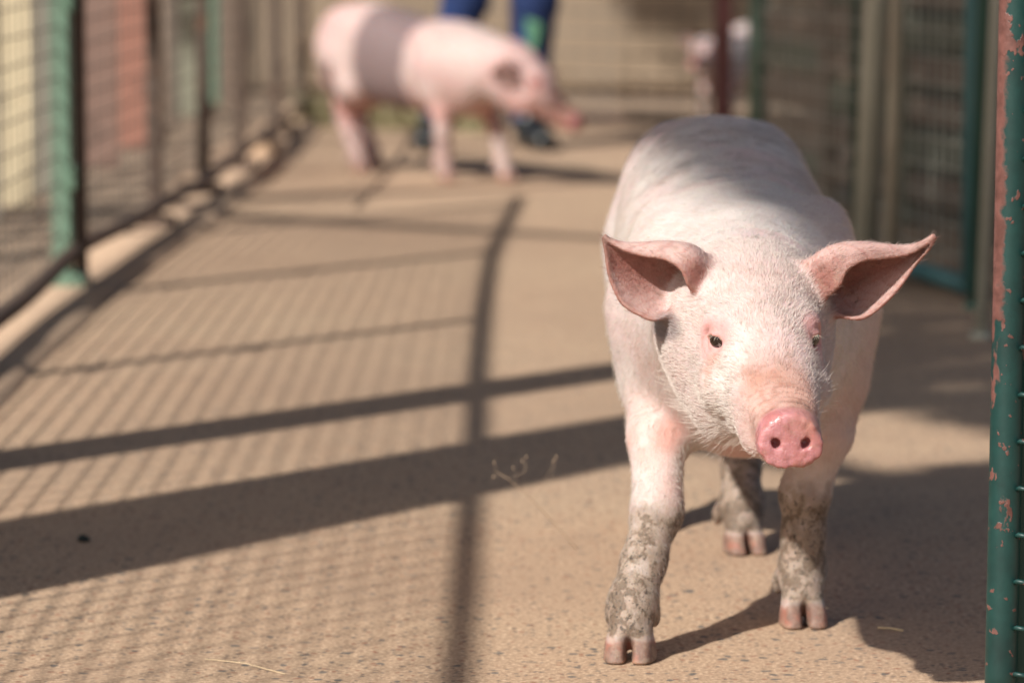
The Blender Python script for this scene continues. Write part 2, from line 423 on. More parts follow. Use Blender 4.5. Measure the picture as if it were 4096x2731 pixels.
# ears, measured along their outline, then kept in head coordinates
def ear_rows(spec):
    F = np.array(HF); F = F/np.linalg.norm(F); Rr = np.cross((0, 0, 1), F); Rr /= np.linalg.norm(Rr); U = np.cross(F, Rr)
    Hm = np.array([Rr, F, U]).T; rows = []
    for row in spec:
        rows.append([(W(px, py, 4.035+dy)-np.array((OX, OY, 0))-HB)@Hm for px, py, dy in row])
    return ear_sheet(rows)
earL = ear_rows([  # per row: front margin, crest, back, deep back, lower back, lower margin
    [(703, 292, -.012), (717, 272, .004), (722, 276, .024), (716, 292, .034), (706, 306, .026), (694, 306, .006)],
    [(690, 286, -.030), (703, 262, -.020), (712, 264, .012), (702, 290, .040), (690, 308, .022), (679, 308, .000)],
    [(681, 268, -.032), (690, 249, -.022), (695, 250, .006), (683, 282, .036), (670, 312, .016), (656, 319, -.006)],
    [(664, 258, -.024), (670, 244, -.015), (672, 246, .006), (662, 276, .026), (650, 306, .012), (640, 314, -.006)],
    [(644, 255, -.014), (648, 244, -.008), (650, 246, .006), (642, 268, .018), (632, 294, .010), (622, 302, -.003)],
    [(624, 249, -.008), (627, 244, -.003), (628, 246, .004), (622, 258, .010), (615, 274, .006), (610, 276, .000)],
    [(611, 242, -.003), (612, 240, -.001), (613, 241, .001), (611, 245, .003), (608, 250, .002), (606, 250, .000)],
    [(604.5, 237, -.001), (605, 236, .0), (605.5, 236, .001), (605, 237, .001), (604, 238, .001), (603.5, 238, .000)]])
earR = ear_rows([
    [(820, 300, -.008), (800, 270, .004), (798, 274, .026), (804, 292, .036), (814, 306, .030), (828, 312, .012)],
    [(838, 286, -.024), (824, 255, -.014), (822, 256, .010), (832, 290, .036), (842, 310, .022), (852, 318, .002)],
    [(846, 270, -.026), (842, 247, -.016), (842, 248, .006), (848, 285, .034), (858, 310, .018), (866, 316, -.002)],
    [(862, 260, -.022), (862, 245, -.014), (863, 246, .006), (866, 275, .026), (872, 302, .014), (880, 306, -.003)],
    [(884, 257, -.014), (886, 246, -.008), (887, 248, .006), (888, 266, .016), (892, 286, .010), (898, 288, -.002)],
    [(906, 254, -.008), (906, 247, -.003), (907, 248, .004), (909, 256, .008), (912, 264, .005), (915, 264, .000)],
    [(924, 245, -.003), (923, 242, -.001), (924, 242, .001), (925, 246, .003), (927, 249, .002), (928, 249, .000)],
    [(933, 236, -.001), (933, 235.5, .0), (934, 235.5, .001), (934, 236, .001), (935, 237, .001), (935, 237, .000)]])

def vnoise(V, s, seed=0, oct=3):
    """cheap value noise in numpy, 0..1"""
    out = np.zeros(len(V)); amp = 1; tot = 0
    for o in range(oct):
        P = V*s+seed*7.13; i = np.floor(P).astype(np.int64); f = P-i; f = f*f*(3-2*f); r = 0
        for c in range(8):
            dx, dy, dz = c & 1, (c >> 1) & 1, c >> 2
            h = ((i[:, 0]+dx)*73856093 ^ (i[:, 1]+dy)*19349663 ^ (i[:, 2]+dz)*83492791 ^ (seed*2654435)) & 0xffffff
            h = ((h*1103515245+12345) >> 8) & 0xffff
            wgt = (f[:, 0] if dx else 1-f[:, 0])*(f[:, 1] if dy else 1-f[:, 1])*(f[:, 2] if dz else 1-f[:, 2])
            r = r+wgt*h/65535.0
        out += amp*r; tot += amp; amp *= 0.5; s *= 2.1
    return out/tot
def sstep(x, a, b):
    t = np.clip((x-a)/(b-a), 0, 1); return t*t*(3-2*t)

def lerpc(c, m, k): return c*(1-m[:, None])+np.array(k)[None]*m[:, None]
def pig_colour(pig, V, N, near=True, belt=False, mud=1.0):
    """skin colour (pigment, dirt, horn) of the animal, with inner ear shade painted in"""
    q = pig.hp(V); n1 = vnoise(V, 18, 1); n2 = vnoise(V, 60, 2); n3 = vnoise(V, 160, 3, 2); n4 = vnoise(V, 7, 4)
    c = np.tile(np.array([0.61, 0.540, 0.512]), (len(V), 1))
    c = lerpc(c, 0.65*sstep(n4, 0.42, 0.62), (0.62, 0.43, 0.42))
    c = lerpc(c, 0.30*sstep(n1, 0.50, 0.75), (0.58, 0.38, 0.34)); c = lerpc(c, 0.28*sstep(n2, 0.50, 0.70), (0.40, 0.32, 0.29))
    head = (q[:, 1] > -0.02) & (np.abs(q[:, 0]) < 0.12) & (np.abs(q[:, 2]) < 0.15)
    # pinker thin skin low on the chest, armpits, belly
    low = sstep(0.30-V[:, 2], 0, 0.10)*sstep(V[:, 2], 0.12, 0.2)
    c = lerpc(c, low*0.7*sstep(n1, 0.3, 0.6), (0.64, 0.34, 0.30))
    # ears
    for sx, (bvh, lo, hi, Wd) in zip((-1, 1), pig.ears):
        m = ((V > lo) & (V < hi)).all(1); k = np.nonzero(m)[0]
        dd = np.array([bvh.find_nearest(p)[3] for p in V[k].tolist()])
        e = sstep(0.009-dd, 0, 0.005)
        inner = np.clip(-(N[k]@pig.Hm[:, 2])*0.6+(N[k]@pig.Hm[:, 1])*0.8, 0, 1)
        full = np.zeros(len(V)); full[k] = e
        c = lerpc(c, full*0.80, (0.44, 0.27, 0.24))
        full[k] = e*sstep(inner, 0.1, 0.6)  # inner ear: its own red, with the shade of the hollow put into the colour
        c = lerpc(c, full*(0.95 if near else 0.35), (0.24, 0.085, 0.065) if near else (0.5, 0.3, 0.27))
        bd = Wd.reshape(36, 22, 3); bd = np.concatenate([bd[:, 0], bd[:, -1]]); dk = np.full(len(V), 9.0)
        dk[k] = np.sqrt(((V[k][:, None, :]-bd[None])**2).sum(2)).min(1)
        c = lerpc(c, sstep(0.0055+0.004*(n2-0.5)-dk, 0, 0.004)*(0.7 if near else 0.1), (0.27, 0.135, 0.105))
        vein = np.zeros(len(V)); vein[k] = e*sstep(np.abs(np.sin((V[k][:, 2]+0.35*V[k][:, 0]*np.sign(V[k][:, 0]))*260+9*n1[k]+4*n2[k])), 0.90, 1.0)
        c = lerpc(c, vein*(0.40 if near else 0.0), (0.30, 0.10, 0.085))
        tipd = np.linalg.norm(V-Wd[-11], axis=1); full = sstep(0.035-tipd, 0, 0.03)*sstep(n2, 0.35, 0.6)
        c = lerpc(c, full*0.75, (0.16, 0.09, 0.07))
        full = np.zeros(len(V)); full[k] = e*sstep(n2[k], 0.60, 0.74)*0.5
        c = lerpc(c, full, (0.22, 0.12, 0.10))
    # snout bridge and disc
    top = sstep(q[:, 1]+0.03*(n1-0.5), 0.135, 0.205)*sstep(0.050-np.abs(q[:, 0]), 0, 0.025)*sstep(q[:, 2], -0.040, -0.005)*head
    c = lerpc(c, top*(0.70+0.28*sstep(n1, 0.3, 0.7)), (0.46, 0.235, 0.17))
    c = lerpc(c, top*sstep(n3, 0.50, 0.66)*0.55, (0.33, 0.14, 0.10))
    sd_ = sstep(q[:, 1], 0.262, 0.274)*head
    c = lerpc(c, sd_*0.95, (0.46, 0.185, 0.20))
    upper = sd_*sstep((q[:, 2]+0.002), -0.004, 0.018)
    c = lerpc(c, upper*0.65*sstep(n1, 0.3, 0.6), (0.40, 0.20, 0.13))
    c = lerpc(c, sd_*sstep(n2, 0.48, 0.68)*0.55, (0.40, 0.13, 0.12))
    c = lerpc(c, sd_*sstep(n3, 0.50, 0.68)*0.40, (0.34, 0.11, 0.11))
    c = lerpc(c, sd_*sstep(-q[:, 2]+0.01*(n2-0.5), 0.008, 0.028)*sstep(n3, 0.42, 0.62)*0.8, (0.27, 0.10, 0.07))
    ring = sstep(q[:, 1], 0.243, 0.256)*sstep(0.270-q[:, 1], 0, 0.008)*sstep(q[:, 2], -0.02, 0.01)*sstep(n2, 0.35, 0.6)*head
    c = lerpc(c, ring*0.8, (0.20, 0.10, 0.07))
    # eye surrounds
    for sx in (-1, 1):
        d = np.linalg.norm((q-np.array(EYE)*(sx, 1, 1))*(1, 1, 1.0), axis=1)
        c = lerpc(c, sstep(0.031-d, 0, 0.012)*0.9, (0.60, 0.30, 0.285))
        c = lerpc(c, sstep(0.0155-d, 0, 0.003)*sstep(n3, 0.4, 0.6)*0.5, (0.55, 0.22, 0.20))
        d2 = np.linalg.norm((q-np.array((sx*0.052, 0.134, 0.004)))*(1, 1, 0.8), axis=1)
        c = lerpc(c, sstep(0.028-d2, 0, 0.018)*0.75*sstep(n2, 0.30, 0.55), (0.50, 0.27, 0.21))
        d2 = np.linalg.norm((q-np.array((sx*0.046, 0.128, 0.000)))*(1, 1, 0.4), axis=1)
        c = lerpc(c, sstep(0.009-d2, 0, 0.006)*0.5, (0.55, 0.38, 0.18))
    # freckled dirt specks on the face
    c = lerpc(c, head*sstep(n3, 0.66, 0.78)*0.35, (0.35, 0.22, 0.16))
    if near:
        for ctr, rr_ in ((W(668, 434, 4.26), 0.030), (W(820, 430, 4.26), 0.026), (W(654, 600, 4.16), 0.012)):
            d = np.linalg.norm(V-(ctr-np.array((OX, OY, 0))), axis=1)+0.012*(n1-0.5)
            c = lerpc(c, sstep(rr_-d, 0, 0.02)*0.65, (0.55, 0.24, 0.19))
        c = lerpc(c, sstep(n4+0.35*(n1-0.5), 0.50, 0.68)*0.30*sstep(0.46-V[:, 2], 0, 0.1)*(q[:, 1] < 0.0), (0.44, 0.34, 0.27))
        # dark pigment patches
        for ctr, r, kk in ((W(667, 326, 4.02), 0.020, 0.80),):
            d = cone(V, ctr-np.array((OX, OY, 0)), W(667, 324, 4.35)-np.array((OX, OY, 0)), 0, 0)+0.010*(n1-0.5)
            c = lerpc(c, sstep(r-d, 0, 0.008)*kk, (0.20, 0.165, 0.165))
        # back browner and darker, most towards its right side
        d = sstep(V[:, 0]+0.4*(n1-0.5), -0.02, 0.12)*sstep(V[:, 1], -0.15, 0.1)*sstep(V[:, 2], 0.36, 0.46)
        c = lerpc(c, d*0.62, (0.36, 0.27, 0.22))
        c = lerpc(c, sstep(V[:, 1], -0.1, 0.1)*sstep(V[:, 2], 0.40, 0.5)*sstep(n2, 0.5, 0.7)*0.4, (0.30, 0.23, 0.20))
        c = lerpc(c, sstep(V[:, 0], 0.03, 0.11)*sstep(V[:, 1], -0.32, -0.2)*(V[:, 1] < 0.0)*sstep(V[:, 2], 0.15, 0.25)*0.55, (0.55, 0.33, 0.26))
    if belt: c = c*np.array([0.88, 0.77, 0.76])
    if belt:
        yb = V[:, 1]+0.05*(n4-0.5)+0.03*(n1-0.5); b = sstep(yb, -0.09, -0.05)*sstep(0.245-yb, 0, 0.04)
        c = lerpc(c, b*0.92, (0.125, 0.092, 0.098))
    # muddy legs
    z = V[:, 2]+0.05*(n1-0.5)+0.06*(n4-0.5)
    m = sstep(0.180-z, 0, 0.06)*mud*(V[:, 2] < 0.24)
    pig.mudm = m*(1-0.50*sstep(0.034-V[:, 2], 0, 0.010))*(0.92+0.4*(n4-0.5)); m = m*(0.65 if near else 1.0)
    c = lerpc(c, m*0.88*sstep(n1, 0.12, 0.40), (0.27, 0.215, 0.175))
    c = lerpc(c, m*sstep(n2, 0.42, 0.62)*0.7, (0.13, 0.105, 0.085))
    c = lerpc(c, m*sstep(n2+0.3*n3, 0.74, 0.84)*0.6, (0.11, 0.085, 0.07))
    c = lerpc(c, m*sstep(0.40-n2, 0, 0.08)*0.6, (0.40, 0.25, 0.205))
    # horn of hooves and dewclaws
    hm = sstep(0.027-V[:, 2]+0.012*(n2-0.5), 0, 0.006)
    horn = lerpc(np.tile(np.array([0.27, 0.105, 0.070]), (len(V), 1)), sstep(0.010-V[:, 2], 0, 0.01), (0.30, 0.19, 0.125))
    horn = lerpc(horn, sstep(n2, 0.46, 0.60)*0.8, (0.12, 0.08, 0.06)); horn = lerpc(horn, sstep(n3, 0.5, 0.7)*0.4, (0.30, 0.20, 0.15))
    c = c*(1-hm[:, None])+horn*hm[:, None]
    rough = 0.62-0.44*sd_*(0.35+0.65*sstep(n2, 0.40, 0.60))
    return np.clip(c, 0, 1), rough

def skin_mat():
    m, t, b = node_mat('pig_skin', 0.6)
    a = t.nodes.new('ShaderNodeAttribute'); a.attribute_name = 'skin'
    n = noise(t, 420, 3, 0.7); n2 = noise(t, 90, 5, 0.7)
    c = mix(t, ramp(t, n, [(0.3, (0.0, 0.0, 0.0)), (0.75, (0.22, 0.22, 0.22))]), a.outputs['Color'], (0.50, 0.30, 0.24))
    c = mix(t, 1.0, c, ramp(t, n2, [(0.3, (0.90, 0.88, 0.87)), (0.6, (1, 1, 1))]), 'MULTIPLY')
    md = t.nodes.new('ShaderNodeAttribute'); md.attribute_name = 'mud'
    n5 = noise(t, 48, 7, 0.72); n6 = noise(t, 150, 5, 0.7)
    def gate(nz, k, lo, hi):
        a_ = t.nodes.new('ShaderNodeMath'); a_.operation = 'MULTIPLY_ADD'; a_.inputs[1].default_value = k
        t.links.new(md.outputs['Fac'], a_.inputs[0]); t.links.new(nz, a_.inputs[2]); return ramp(t, a_.outputs[0], [(lo, (0, 0, 0)), (hi, (1, 1, 1))])
    dust = gate(n5, 0.52, 0.76, 0.93); cake = gate(n5, 0.41, 0.845, 0.90); crumb = gate(n6, 0.30, 0.83, 0.87)
    c = mix(t, mix(t, 1.0, dust, (0.8, 0.8, 0.8), 'MULTIPLY'), c, ramp(t, n6, [(0.3, (0.24, 0.175, 0.125)), (0.7, (0.38, 0.29, 0.215))]))
    c = mix(t, mix(t, 1.0, cake, (0.85, 0.85, 0.85), 'MULTIPLY'), c, ramp(t, n6, [(0.3, (0.095, 0.062, 0.040)), (0.7, (0.20, 0.14, 0.095))]))
    c = mix(t, crumb, c, (0.07, 0.052, 0.04))
    t.links.new(c, b.inputs['Base Color'])
    r = t.nodes.new('ShaderNodeAttribute'); r.attribute_name = 'wet'
    t.links.new(r.outputs['Fac'], b.inputs['Roughness'])
    t.links.new(ramp(t, r.outputs['Fac'], [(0.18, (0.40, 0.40, 0.40)), (0.34, (0, 0, 0))]), b.inputs['Coat Weight']); b.inputs['Coat Roughness'].default_value = 0.10
    b.inputs['Subsurface Weight'].default_value = 0.32; b.inputs['Subsurface Scale'].default_value = 0.010
    b.inputs['Subsurface Radius'].default_value = (1.0, 0.35, 0.2)
    bump(t, b, mix(t, 0.35, mix(t, 0.6, n, n2), mix(t, 1.0, cake, n6, 'MULTIPLY')), 0.0032, 0.9)
    return m
M_skin = skin_mat()
m, t, b = node_mat('bristle', 0.42); M_hair = m
ha_ = t.nodes.new('ShaderNodeAttribute'); ha_.attribute_name = 'hcol'
t.links.new(ha_.outputs['Color'], b.inputs['Base Color'])
m, t, b = node_mat('eye', 0.08); M_eye = m
tc = t.nodes.new('ShaderNodeTexCoord'); sp = t.nodes.new('ShaderNodeSeparateXYZ'); t.links.new(tc.outputs['Object'], sp.inputs[0])
t.links.new(ramp(t, sp.outputs['Y'], [(0.0, (0.04, 0.02, 0.014)), (0.004, (0.03, 0.014, 0.009)), (0.0088, (0.035, 0.016, 0.009)), (0.0094, (0.002, 0.002, 0.002))]), b.inputs['Base Color'])
b.inputs['Coat Weight'].default_value = 0.7; b.inputs['Coat Roughness'].default_value = 0.03

def build_pig(name, pig, loc, rz, h, lo, hi, label, near=True, belt=False, hairs=0, group=None, mud=1.0, scale=1.0):
    V, F = polygonise(pig, lo, hi, h)
    for _ in range(2):
        d, G = grad(pig, V); g2 = (G**2).sum(1)+1e-6
        st = np.clip(d/g2, -h*0.6, h*0.6); V = V-G*st[:, None]
    _, G = grad(pig, V); N = G/(np.linalg.norm(G, axis=1)[:, None]+1e-9)
    me = bpy.data.meshes.new(name); me.vertices.add(len(V)); me.vertices.foreach_set('co', V.astype(np.float32).ravel())
    me.loops.add(F.size); me.loops.foreach_set('vertex_index', F.astype(np.int32).ravel())
    me.polygons.add(len(F)); me.polygons.foreach_set('loop_start', np.arange(0, F.size, 4, dtype=np.int32))
    me.polygons.foreach_set('use_smooth', np.ones(len(F), bool)); me.update(calc_edges=True); me.validate()
    c, rough = pig_colour(pig, V, N, near, belt, mud)
    at = me.color_attributes.new('skin', 'FLOAT_COLOR', 'POINT')
    at.data.foreach_set('color', np.concatenate([c, np.ones((len(c), 1))], 1).astype(np.float32).ravel())
    me.attributes.new('wet', 'FLOAT', 'POINT').data.foreach_set('value', rough.astype(np.float32))
    me.attributes.new('mud', 'FLOAT', 'POINT').data.foreach_set('value', (pig.mudm if near else pig.mudm*0).astype(np.float32))
    me.materials.append(M_skin)
    o = bpy.data.objects.new(name, me); col.objects.link(o); o.location = loc; o.rotation_euler = (0, 0, rz); o.scale = (scale,)*3
    tag(o, label, 'pig', group)
    # eyes
    for sx in (-1, 1):
        e = pig.hw(np.array(EYE)*(sx, 1, 1))
        g = MB(); n = 24; rr = 0.0108; vs = []; fs = []
        for i in range(n+1):
            th = math.pi*i/n
            for k in range(n): vs.append((rr*math.sin(th)*math.cos(2*math.pi*k/n), rr*math.cos(th), rr*math.sin(th)*math.sin(2*math.pi*k/n)))
        for i in range(n):
            for k in range(n): fs.append((i*n+k, i*n+(k+1) % n, (i+1)*n+(k+1) % n, (i+1)*n+k))
        g.add(vs, fs); eo = g.build('eye', M_eye, o, smooth=True); eo.location = e
        gaze = pig.Hm.astype(float)@np.array((sx*0.45, 0.88, 0.05)); eo.rotation_euler = Vector(gaze).to_track_quat('Y', 'Z').to_euler()
    if hairs:
        rs = np.random.RandomState(3)
        A = V[F[:, 0]]; B_ = V[F[:, 1]]; C_ = V[F[:, 2]]; D_ = V[F[:, 3]]
        area = 0.5*np.linalg.norm(np.cross(C_-A, D_-B_), axis=1)
        cen = (A+C_)/2; q = pig.hp(cen)
        wgt = area.copy()
        hd = (q[:, 1] > -0.03) & (np.abs(q[:, 0]) < 0.2) & (np.abs(q[:, 2]) < 0.16)
        wgt *= np.where(hd, 4.0, 1.0)
        wgt *= np.where(cen[:, 2] < 0.035, 0, 1)*(1-0.6*pig.mudm[F[:, 0]])*np.where(cen[:, 1] > 0.2, 0.6, 1)
        wgt *= np.where(q[:, 1] > 0.262, 0.0, 1)*np.where(hd & (q[:, 1] > 0.14) & (np.abs(q[:, 0]) < 0.035) & (q[:, 2] > -0.01), 0.35, np.where(q[:, 1] > 0.2, 0.55, 1))
        for sx in (-1, 1):
            dd = np.linalg.norm(q-np.array(EYE)*(sx, 1, 1), axis=1); wgt *= np.where(dd < 0.017, 0.0, np.where(dd < 0.027, 0.08, 1)); dd = np.linalg.norm(q-np.array((sx*0.050, 0.134, 0.004)), axis=1); wgt *= np.where(dd < 0.017, 0.3, 1)
        near_ear = np.zeros(len(cen), bool)
        for bvh, lo_, hi_2, Wd in pig.ears:
            m = ((cen > lo_) & (cen < hi_2)).all(1); k = np.nonzero(m)[0]
            dd = np.array([bvh.find_nearest(p)[3] for p in cen[k].tolist()]); near_ear[k[dd < 0.006]] = True
        wgt *= np.where(near_ear, 0.20, 1)
        idx = rs.choice(len(F), hairs, p=wgt/wgt.sum()); u, v = rs.rand(2, hairs, 1)
        P0 = (A[idx]*(1-u)+B_[idx]*u)*(1-v)+(D_[idx]*(1-u)+C_[idx]*u)*v
        Nn = N[F[idx, 0]]; qh = pig.hp(P0); hdm = hd[idx]
        flow = np.tile(np.array([0, 1.0, -0.45]), (hairs, 1))
        flow[:, 0] += 0.4*np.sign(P0[:, 0])*0
        side = np.clip(np.abs(P0[:, 0])/0.14, 0, 1); flow[:, 2] -= 0.5*side
        lowl = sstep(0.26-P0[:, 2], 0, 0.06)[:, None]; flow = flow*(1-lowl)+np.array([0, 0.15, -1.0])*lowl
        fh = -pig.Hm[:, 1][None]*1.0+pig.Hm[:, 0][None]*(qh[:, :1]*11)+pig.Hm[:, 2][None]*(qh[:, 2:3]*4)
        flow = np.where(hdm[:, None], fh, flow)
        cl = vnoise(P0, 55, 9, 2)[:, None]-0.5; cl2 = vnoise(P0, 55, 13, 2)[:, None]-0.5
        flow = flow+rs.normal(0, 0.22, flow.shape)+np.concatenate([cl*1.3, cl2*0.8, cl2*0.8], 1)
        flow -= Nn*(flow*Nn).sum(1)[:, None]; flow /= np.linalg.norm(flow, axis=1)[:, None]+1e-9
        ln = (0.0070+0.006*rs.rand(hairs))*np.where(hdm, 0.85, 1.0)*np.where(P0[:, 2] < 0.24, 0.6, 1.0); ln *= np.where(near_ear[idx], 0.9, 1); ln *= 0.8+0.5*rs.rand(hairs)**3
        ln *= np.where(hdm & (qh[:, 1] > 0.19), 0.6, 1)
        chin = hdm & (qh[:, 2] < -0.05) & (rs.rand(hairs) < 0.06) | (hdm & (qh[:, 1] > 0.15) & (rs.rand(hairs) < 0.018)); ln = np.where(chin, ln*2.6, ln)
        lift = np.where(chin, 1.2, 0.30)[:, None]+0.15*rs.rand(hairs, 1)
        d0 = flow+Nn*lift; d0 /= np.linalg.norm(d0, axis=1)[:, None]
        d1 = flow+Nn*lift*0.35; d1[:, 2] -= 0.1; d1 /= np.linalg.norm(d1, axis=1)[:, None]
        L_ = ln[:, None]; pts = np.stack([P0-Nn*0.0003, P0+d0*L_*0.34, P0+d0*L_*0.34+(d0+d1)*0.5*L_*0.33, P0+d0*L_*0.34+(d0+d1)*0.5*L_*0.33+d1*L_*0.33], 1)
        hc = bpy.data.hair_curves.new('fur'); hc.add_curves([4]*hairs)
        hc.attributes['position'].data.foreach_set('vector', pts.astype(np.float32).ravel())
        rad = np.tile(np.array([0.00013, 0.00012, 0.00009, 0.00003]), hairs).astype(np.float32)
        ra = hc.attributes.get('radius') or hc.attributes.new('radius', 'FLOAT', 'POINT')
        ra.data.foreach_set('value', rad)
        cs = c[F[idx, 0]]; mm = pig.mudm[F[idx, 0]][:, None]; cs = cs*(1-0.8*mm)+np.array([[0.20, 0.16, 0.13]])*0.8*mm; lum = np.clip(cs.mean(1)/0.50, 0, 1)[:, None]**2
        rv = rs.rand(hairs, 1); cream = np.array([[0.74, 0.69, 0.60]])*(0.55+0.45*rv**0.5)
        hcl = cs*(1-0.62*lum)+cream*0.62*lum
        ca = hc.attributes.new('hcol', 'FLOAT_COLOR', 'CURVE'); ca.data.foreach_set('color', np.concatenate([hcl, np.ones((hairs, 1))], 1).astype(np.float32).ravel())
        hc.materials.append(M_hair)
        ho = bpy.data.objects.new('fur', hc); col.objects.link(ho); ho.parent = o
        # eyelashes
        for sx in (-1, 1):
            g = MB(); e = np.array(EYE)*(sx, 1, 1)
            for i in range(11 if sx < 0 else 5):
                a = -0.7+1.4*i/10+rs.normal(0, 0.04)
                dirv = np.array((sx*0.62+0.78*math.sin(a), 0.80-sx*0.55*math.sin(a), 0.0)); dirv /= np.linalg.norm(dirv)
                p0 = e+dirv*0.0112+np.array((0, 0, 0.0072)); p1 = p0+dirv*0.004+np.array((0, 0, 0.0010)); p2 = p0+dirv*0.009+np.array((rs.normal(0, .001), rs.normal(0, .001), -0.0004))
                g.tube([pig.hw(p0), pig.hw(p1), pig.hw(p2)], [0.00013, 0.00011, 0.00005], 4)
            g.build('eyelashes', M_lash, o)
    return o
m, t, b = node_mat('lash', 0.4); b.inputs['Base Color'].default_value = (0.75, 0.66, 0.50, 1); M_lash = m

neck = [(HB+(0, 0.0, 0.0), (0.0, -0.18, 0.365), 0.078, 0.118), (HB+(0, 0.02, 0.012), (0, -0.10, 0.385), 0.075, 0.10)]
NP = Pig(near_legs, HB, HF, [earL, earR], neck=neck)
build_pig('pig', NP, (OX, OY, 0), 0, 0.0026, (-0.21, -0.86, -0.01), (0.24, 0.68, 0.60),
          'pale pink pig facing forward with spread ears, wet snout and muddy legs', near=True, hairs=90000, group='pigs in the pen')

# far pigs: same build, other pose
def mirror(e):
    V, F = e; V = V*np.array((-1, 1, 1)); return V, [f[::-1] for f in F]
far_legs = [leg(front_leg(-0.085, -0.24, -1), (-0.085, -0.24, 0)), leg(front_leg(0.085, -0.33, 1), (0.085, -0.33, 0)),
            leg(hind_leg(-0.080, 0.27, -1), (-0.080, 0.27, 0)), leg(hind_leg(0.080, 0.43, 1), (0.080, 0.43, 0))]
def lop(e, sx, deg=-58):
    V, F = e; pv = np.array((sx*0.05, -0.015, 0.045)); M = np.array(Matrix.Rotation(R(deg), 3, 'X')); return (V-pv)@M.T+pv, F
farL, farR = lop(earL, -1), lop(earR, 1)
fB = np.array((0.03, -0.44, 0.35)); fF = (0.10, -0.22, -0.155)
fneck = [(fB, (0.0, -0.18, 0.365), 0.082, 0.125), (fB+(0, .03, .012), (0, -0.10, 0.385), 0.078, 0.105)]
FP = Pig(far_legs, fB, fF, [farL, farR], neck=fneck)
PIGLO, PIGHI = (-0.26, -0.88, -0.01), (0.26, 0.68, 0.60)
build_pig('pig', FP, (-0.258, 11.50, 0), R(35), 0.006, PIGLO, PIGHI,
          'blurred pink pig with a broad dark grey belt round its middle, standing side on', near=False, belt=True, group='pigs in the pen', mud=0.35, scale=0.925)
TP = Pig(far_legs, np.array((0.0, -0.44, 0.40)), (0.02, -0.285, -0.05), [earL, earR], neck=[(np.array((0, -0.43, 0.40)), (0.0, -0.18, 0.375), 0.082, 0.125)])
build_pig('pig', TP, (0.83, 14.65, 0), R(-22), 0.008, PIGLO, PIGHI,
          'pale pig half hidden behind the maroon post beyond the wire mesh', near=False, group='pigs in the pen', mud=1.0, scale=0.63)

# ------------------------------------------------------------------ materials for the pen
M_rust = paint('rusted_steel', (0.085, 0.055, 0.04), (0.14, 0.06, 0.03), 0.6, 30, 0.75)
M_wire = paint('wire', (0.10, 0.085, 0.07), (0.16, 0.07, 0.03), 0.5, 60, 0.6)
M_green = paint('green_paint', (0.125, 0.205, 0.145), (0.14, 0.09, 0.06), 0.35, 22, 0.5)
M_dgreen = paint('dark_green_paint', (0.02, 0.075, 0.055), (0.10, 0.05, 0.03), 0.4, 22, 0.5)
M_teal = paint('teal_paint', (0.07, 0.19, 0.20), (0.14, 0.09, 0.06), 0.35, 22, 0.5)
M_maroon = paint('maroon_paint', (0.11, 0.032, 0.028), (0.07, 0.03, 0.02), 0.4, 22, 0.55)
M_galv = paint('pale_wire', (0.30, 0.30, 0.25), (0.16, 0.11, 0.08), 0.5, 40, 0.6)
M_stile = paint('pale_green_paint', (0.09, 0.155, 0.12), (0.12, 0.10, 0.08), 0.35, 22, 0.5)
M_beige = paint('beige_paint', (0.42, 0.37, 0.28), (0.25, 0.18, 0.12), 0.3, 12, 0.7)
M_grey = paint('grey_green_paint', (0.42, 0.41, 0.33), (0.24, 0.16, 0.11), 0.35, 12, 0.6)

def wires(g, line, z0, z1, dy, dz, r, wob=0.003, rs=random.Random(2)):
    """welded mesh along a polyline of (x,y) points; vertical wires every dy, horizontal every dz"""
    P = [Vector((x, y)) for x, y in line]; seg = [(b-a).length for a, b in zip(P, P[1:])]; L = sum(seg)
    def at(s):
        for a, b, l in zip(P, P[1:], seg):
            if s <= l or b is P[-1]: return a+(b-a)*min(s/l, 1)
            s -= l
    n = int(L/dy)
    for i in range(n+1):
        p = at(i*dy); g.tube([(p.x+rs.uniform(-wob, wob), p.y, z0), (p.x, p.y+rs.uniform(-wob, wob), z1)], r, 4, False)
    k = 0; z = z0
    while z < z1:
        m_ = max(2, int(L/0.6)); pts = [at(L*j/m_) for j in range(m_+1)]
        g.tube([(p.x-r*1.6, p.y, z+rs.uniform(-wob, wob)) for p in pts], r, 4, False); z += dz

# ------------------------------------------------------------------ left fence
FT = 1.19; FL = 0.58          # the far stretch of the fence is lower
lf = empty('mesh_fence', (fx(8), 8, 0), label='long wire mesh fence with green posts and rusty rails along the kerb', cat='fence')
def lchild(g, name, mat, **k):
    o = g.build(name, mat, None, **k); o.parent = lf; o.matrix_parent_inverse = Matrix.Translation(lf.location).inverted(); return o
for Y in (2.5, 4.4, 6.55, 8.0, 9.45, 10.5, 11.45, 13.0, 14.5):
    g = MB(); x = fx(Y); sz = 0.036 if Y != 8.0 else 0.044
    ht = FT if Y < 10 else FL; g.box((x, Y, ht/2+0.022), (sz, sz, ht), bev=0.004)
    g.box((x, Y, 0.036), (0.10, 0.10, 0.028), bev=0.004)
    for zz in (0.25, 0.62): g.box((x+sz/2+0.006, Y-0.02, zz), (0.012, 0.03, 0.05), bev=0.002)
    lchild(g, 'post', M_green if Y in (8.0, 4.4) else M_rust)
    if Y == 8.0:
        g = MB(); g.box((x+0.036, Y+0.030, FT/2+0.02), (0.026, 0.03, FT), bev=0.003); lchild(g, 'post', M_rust)
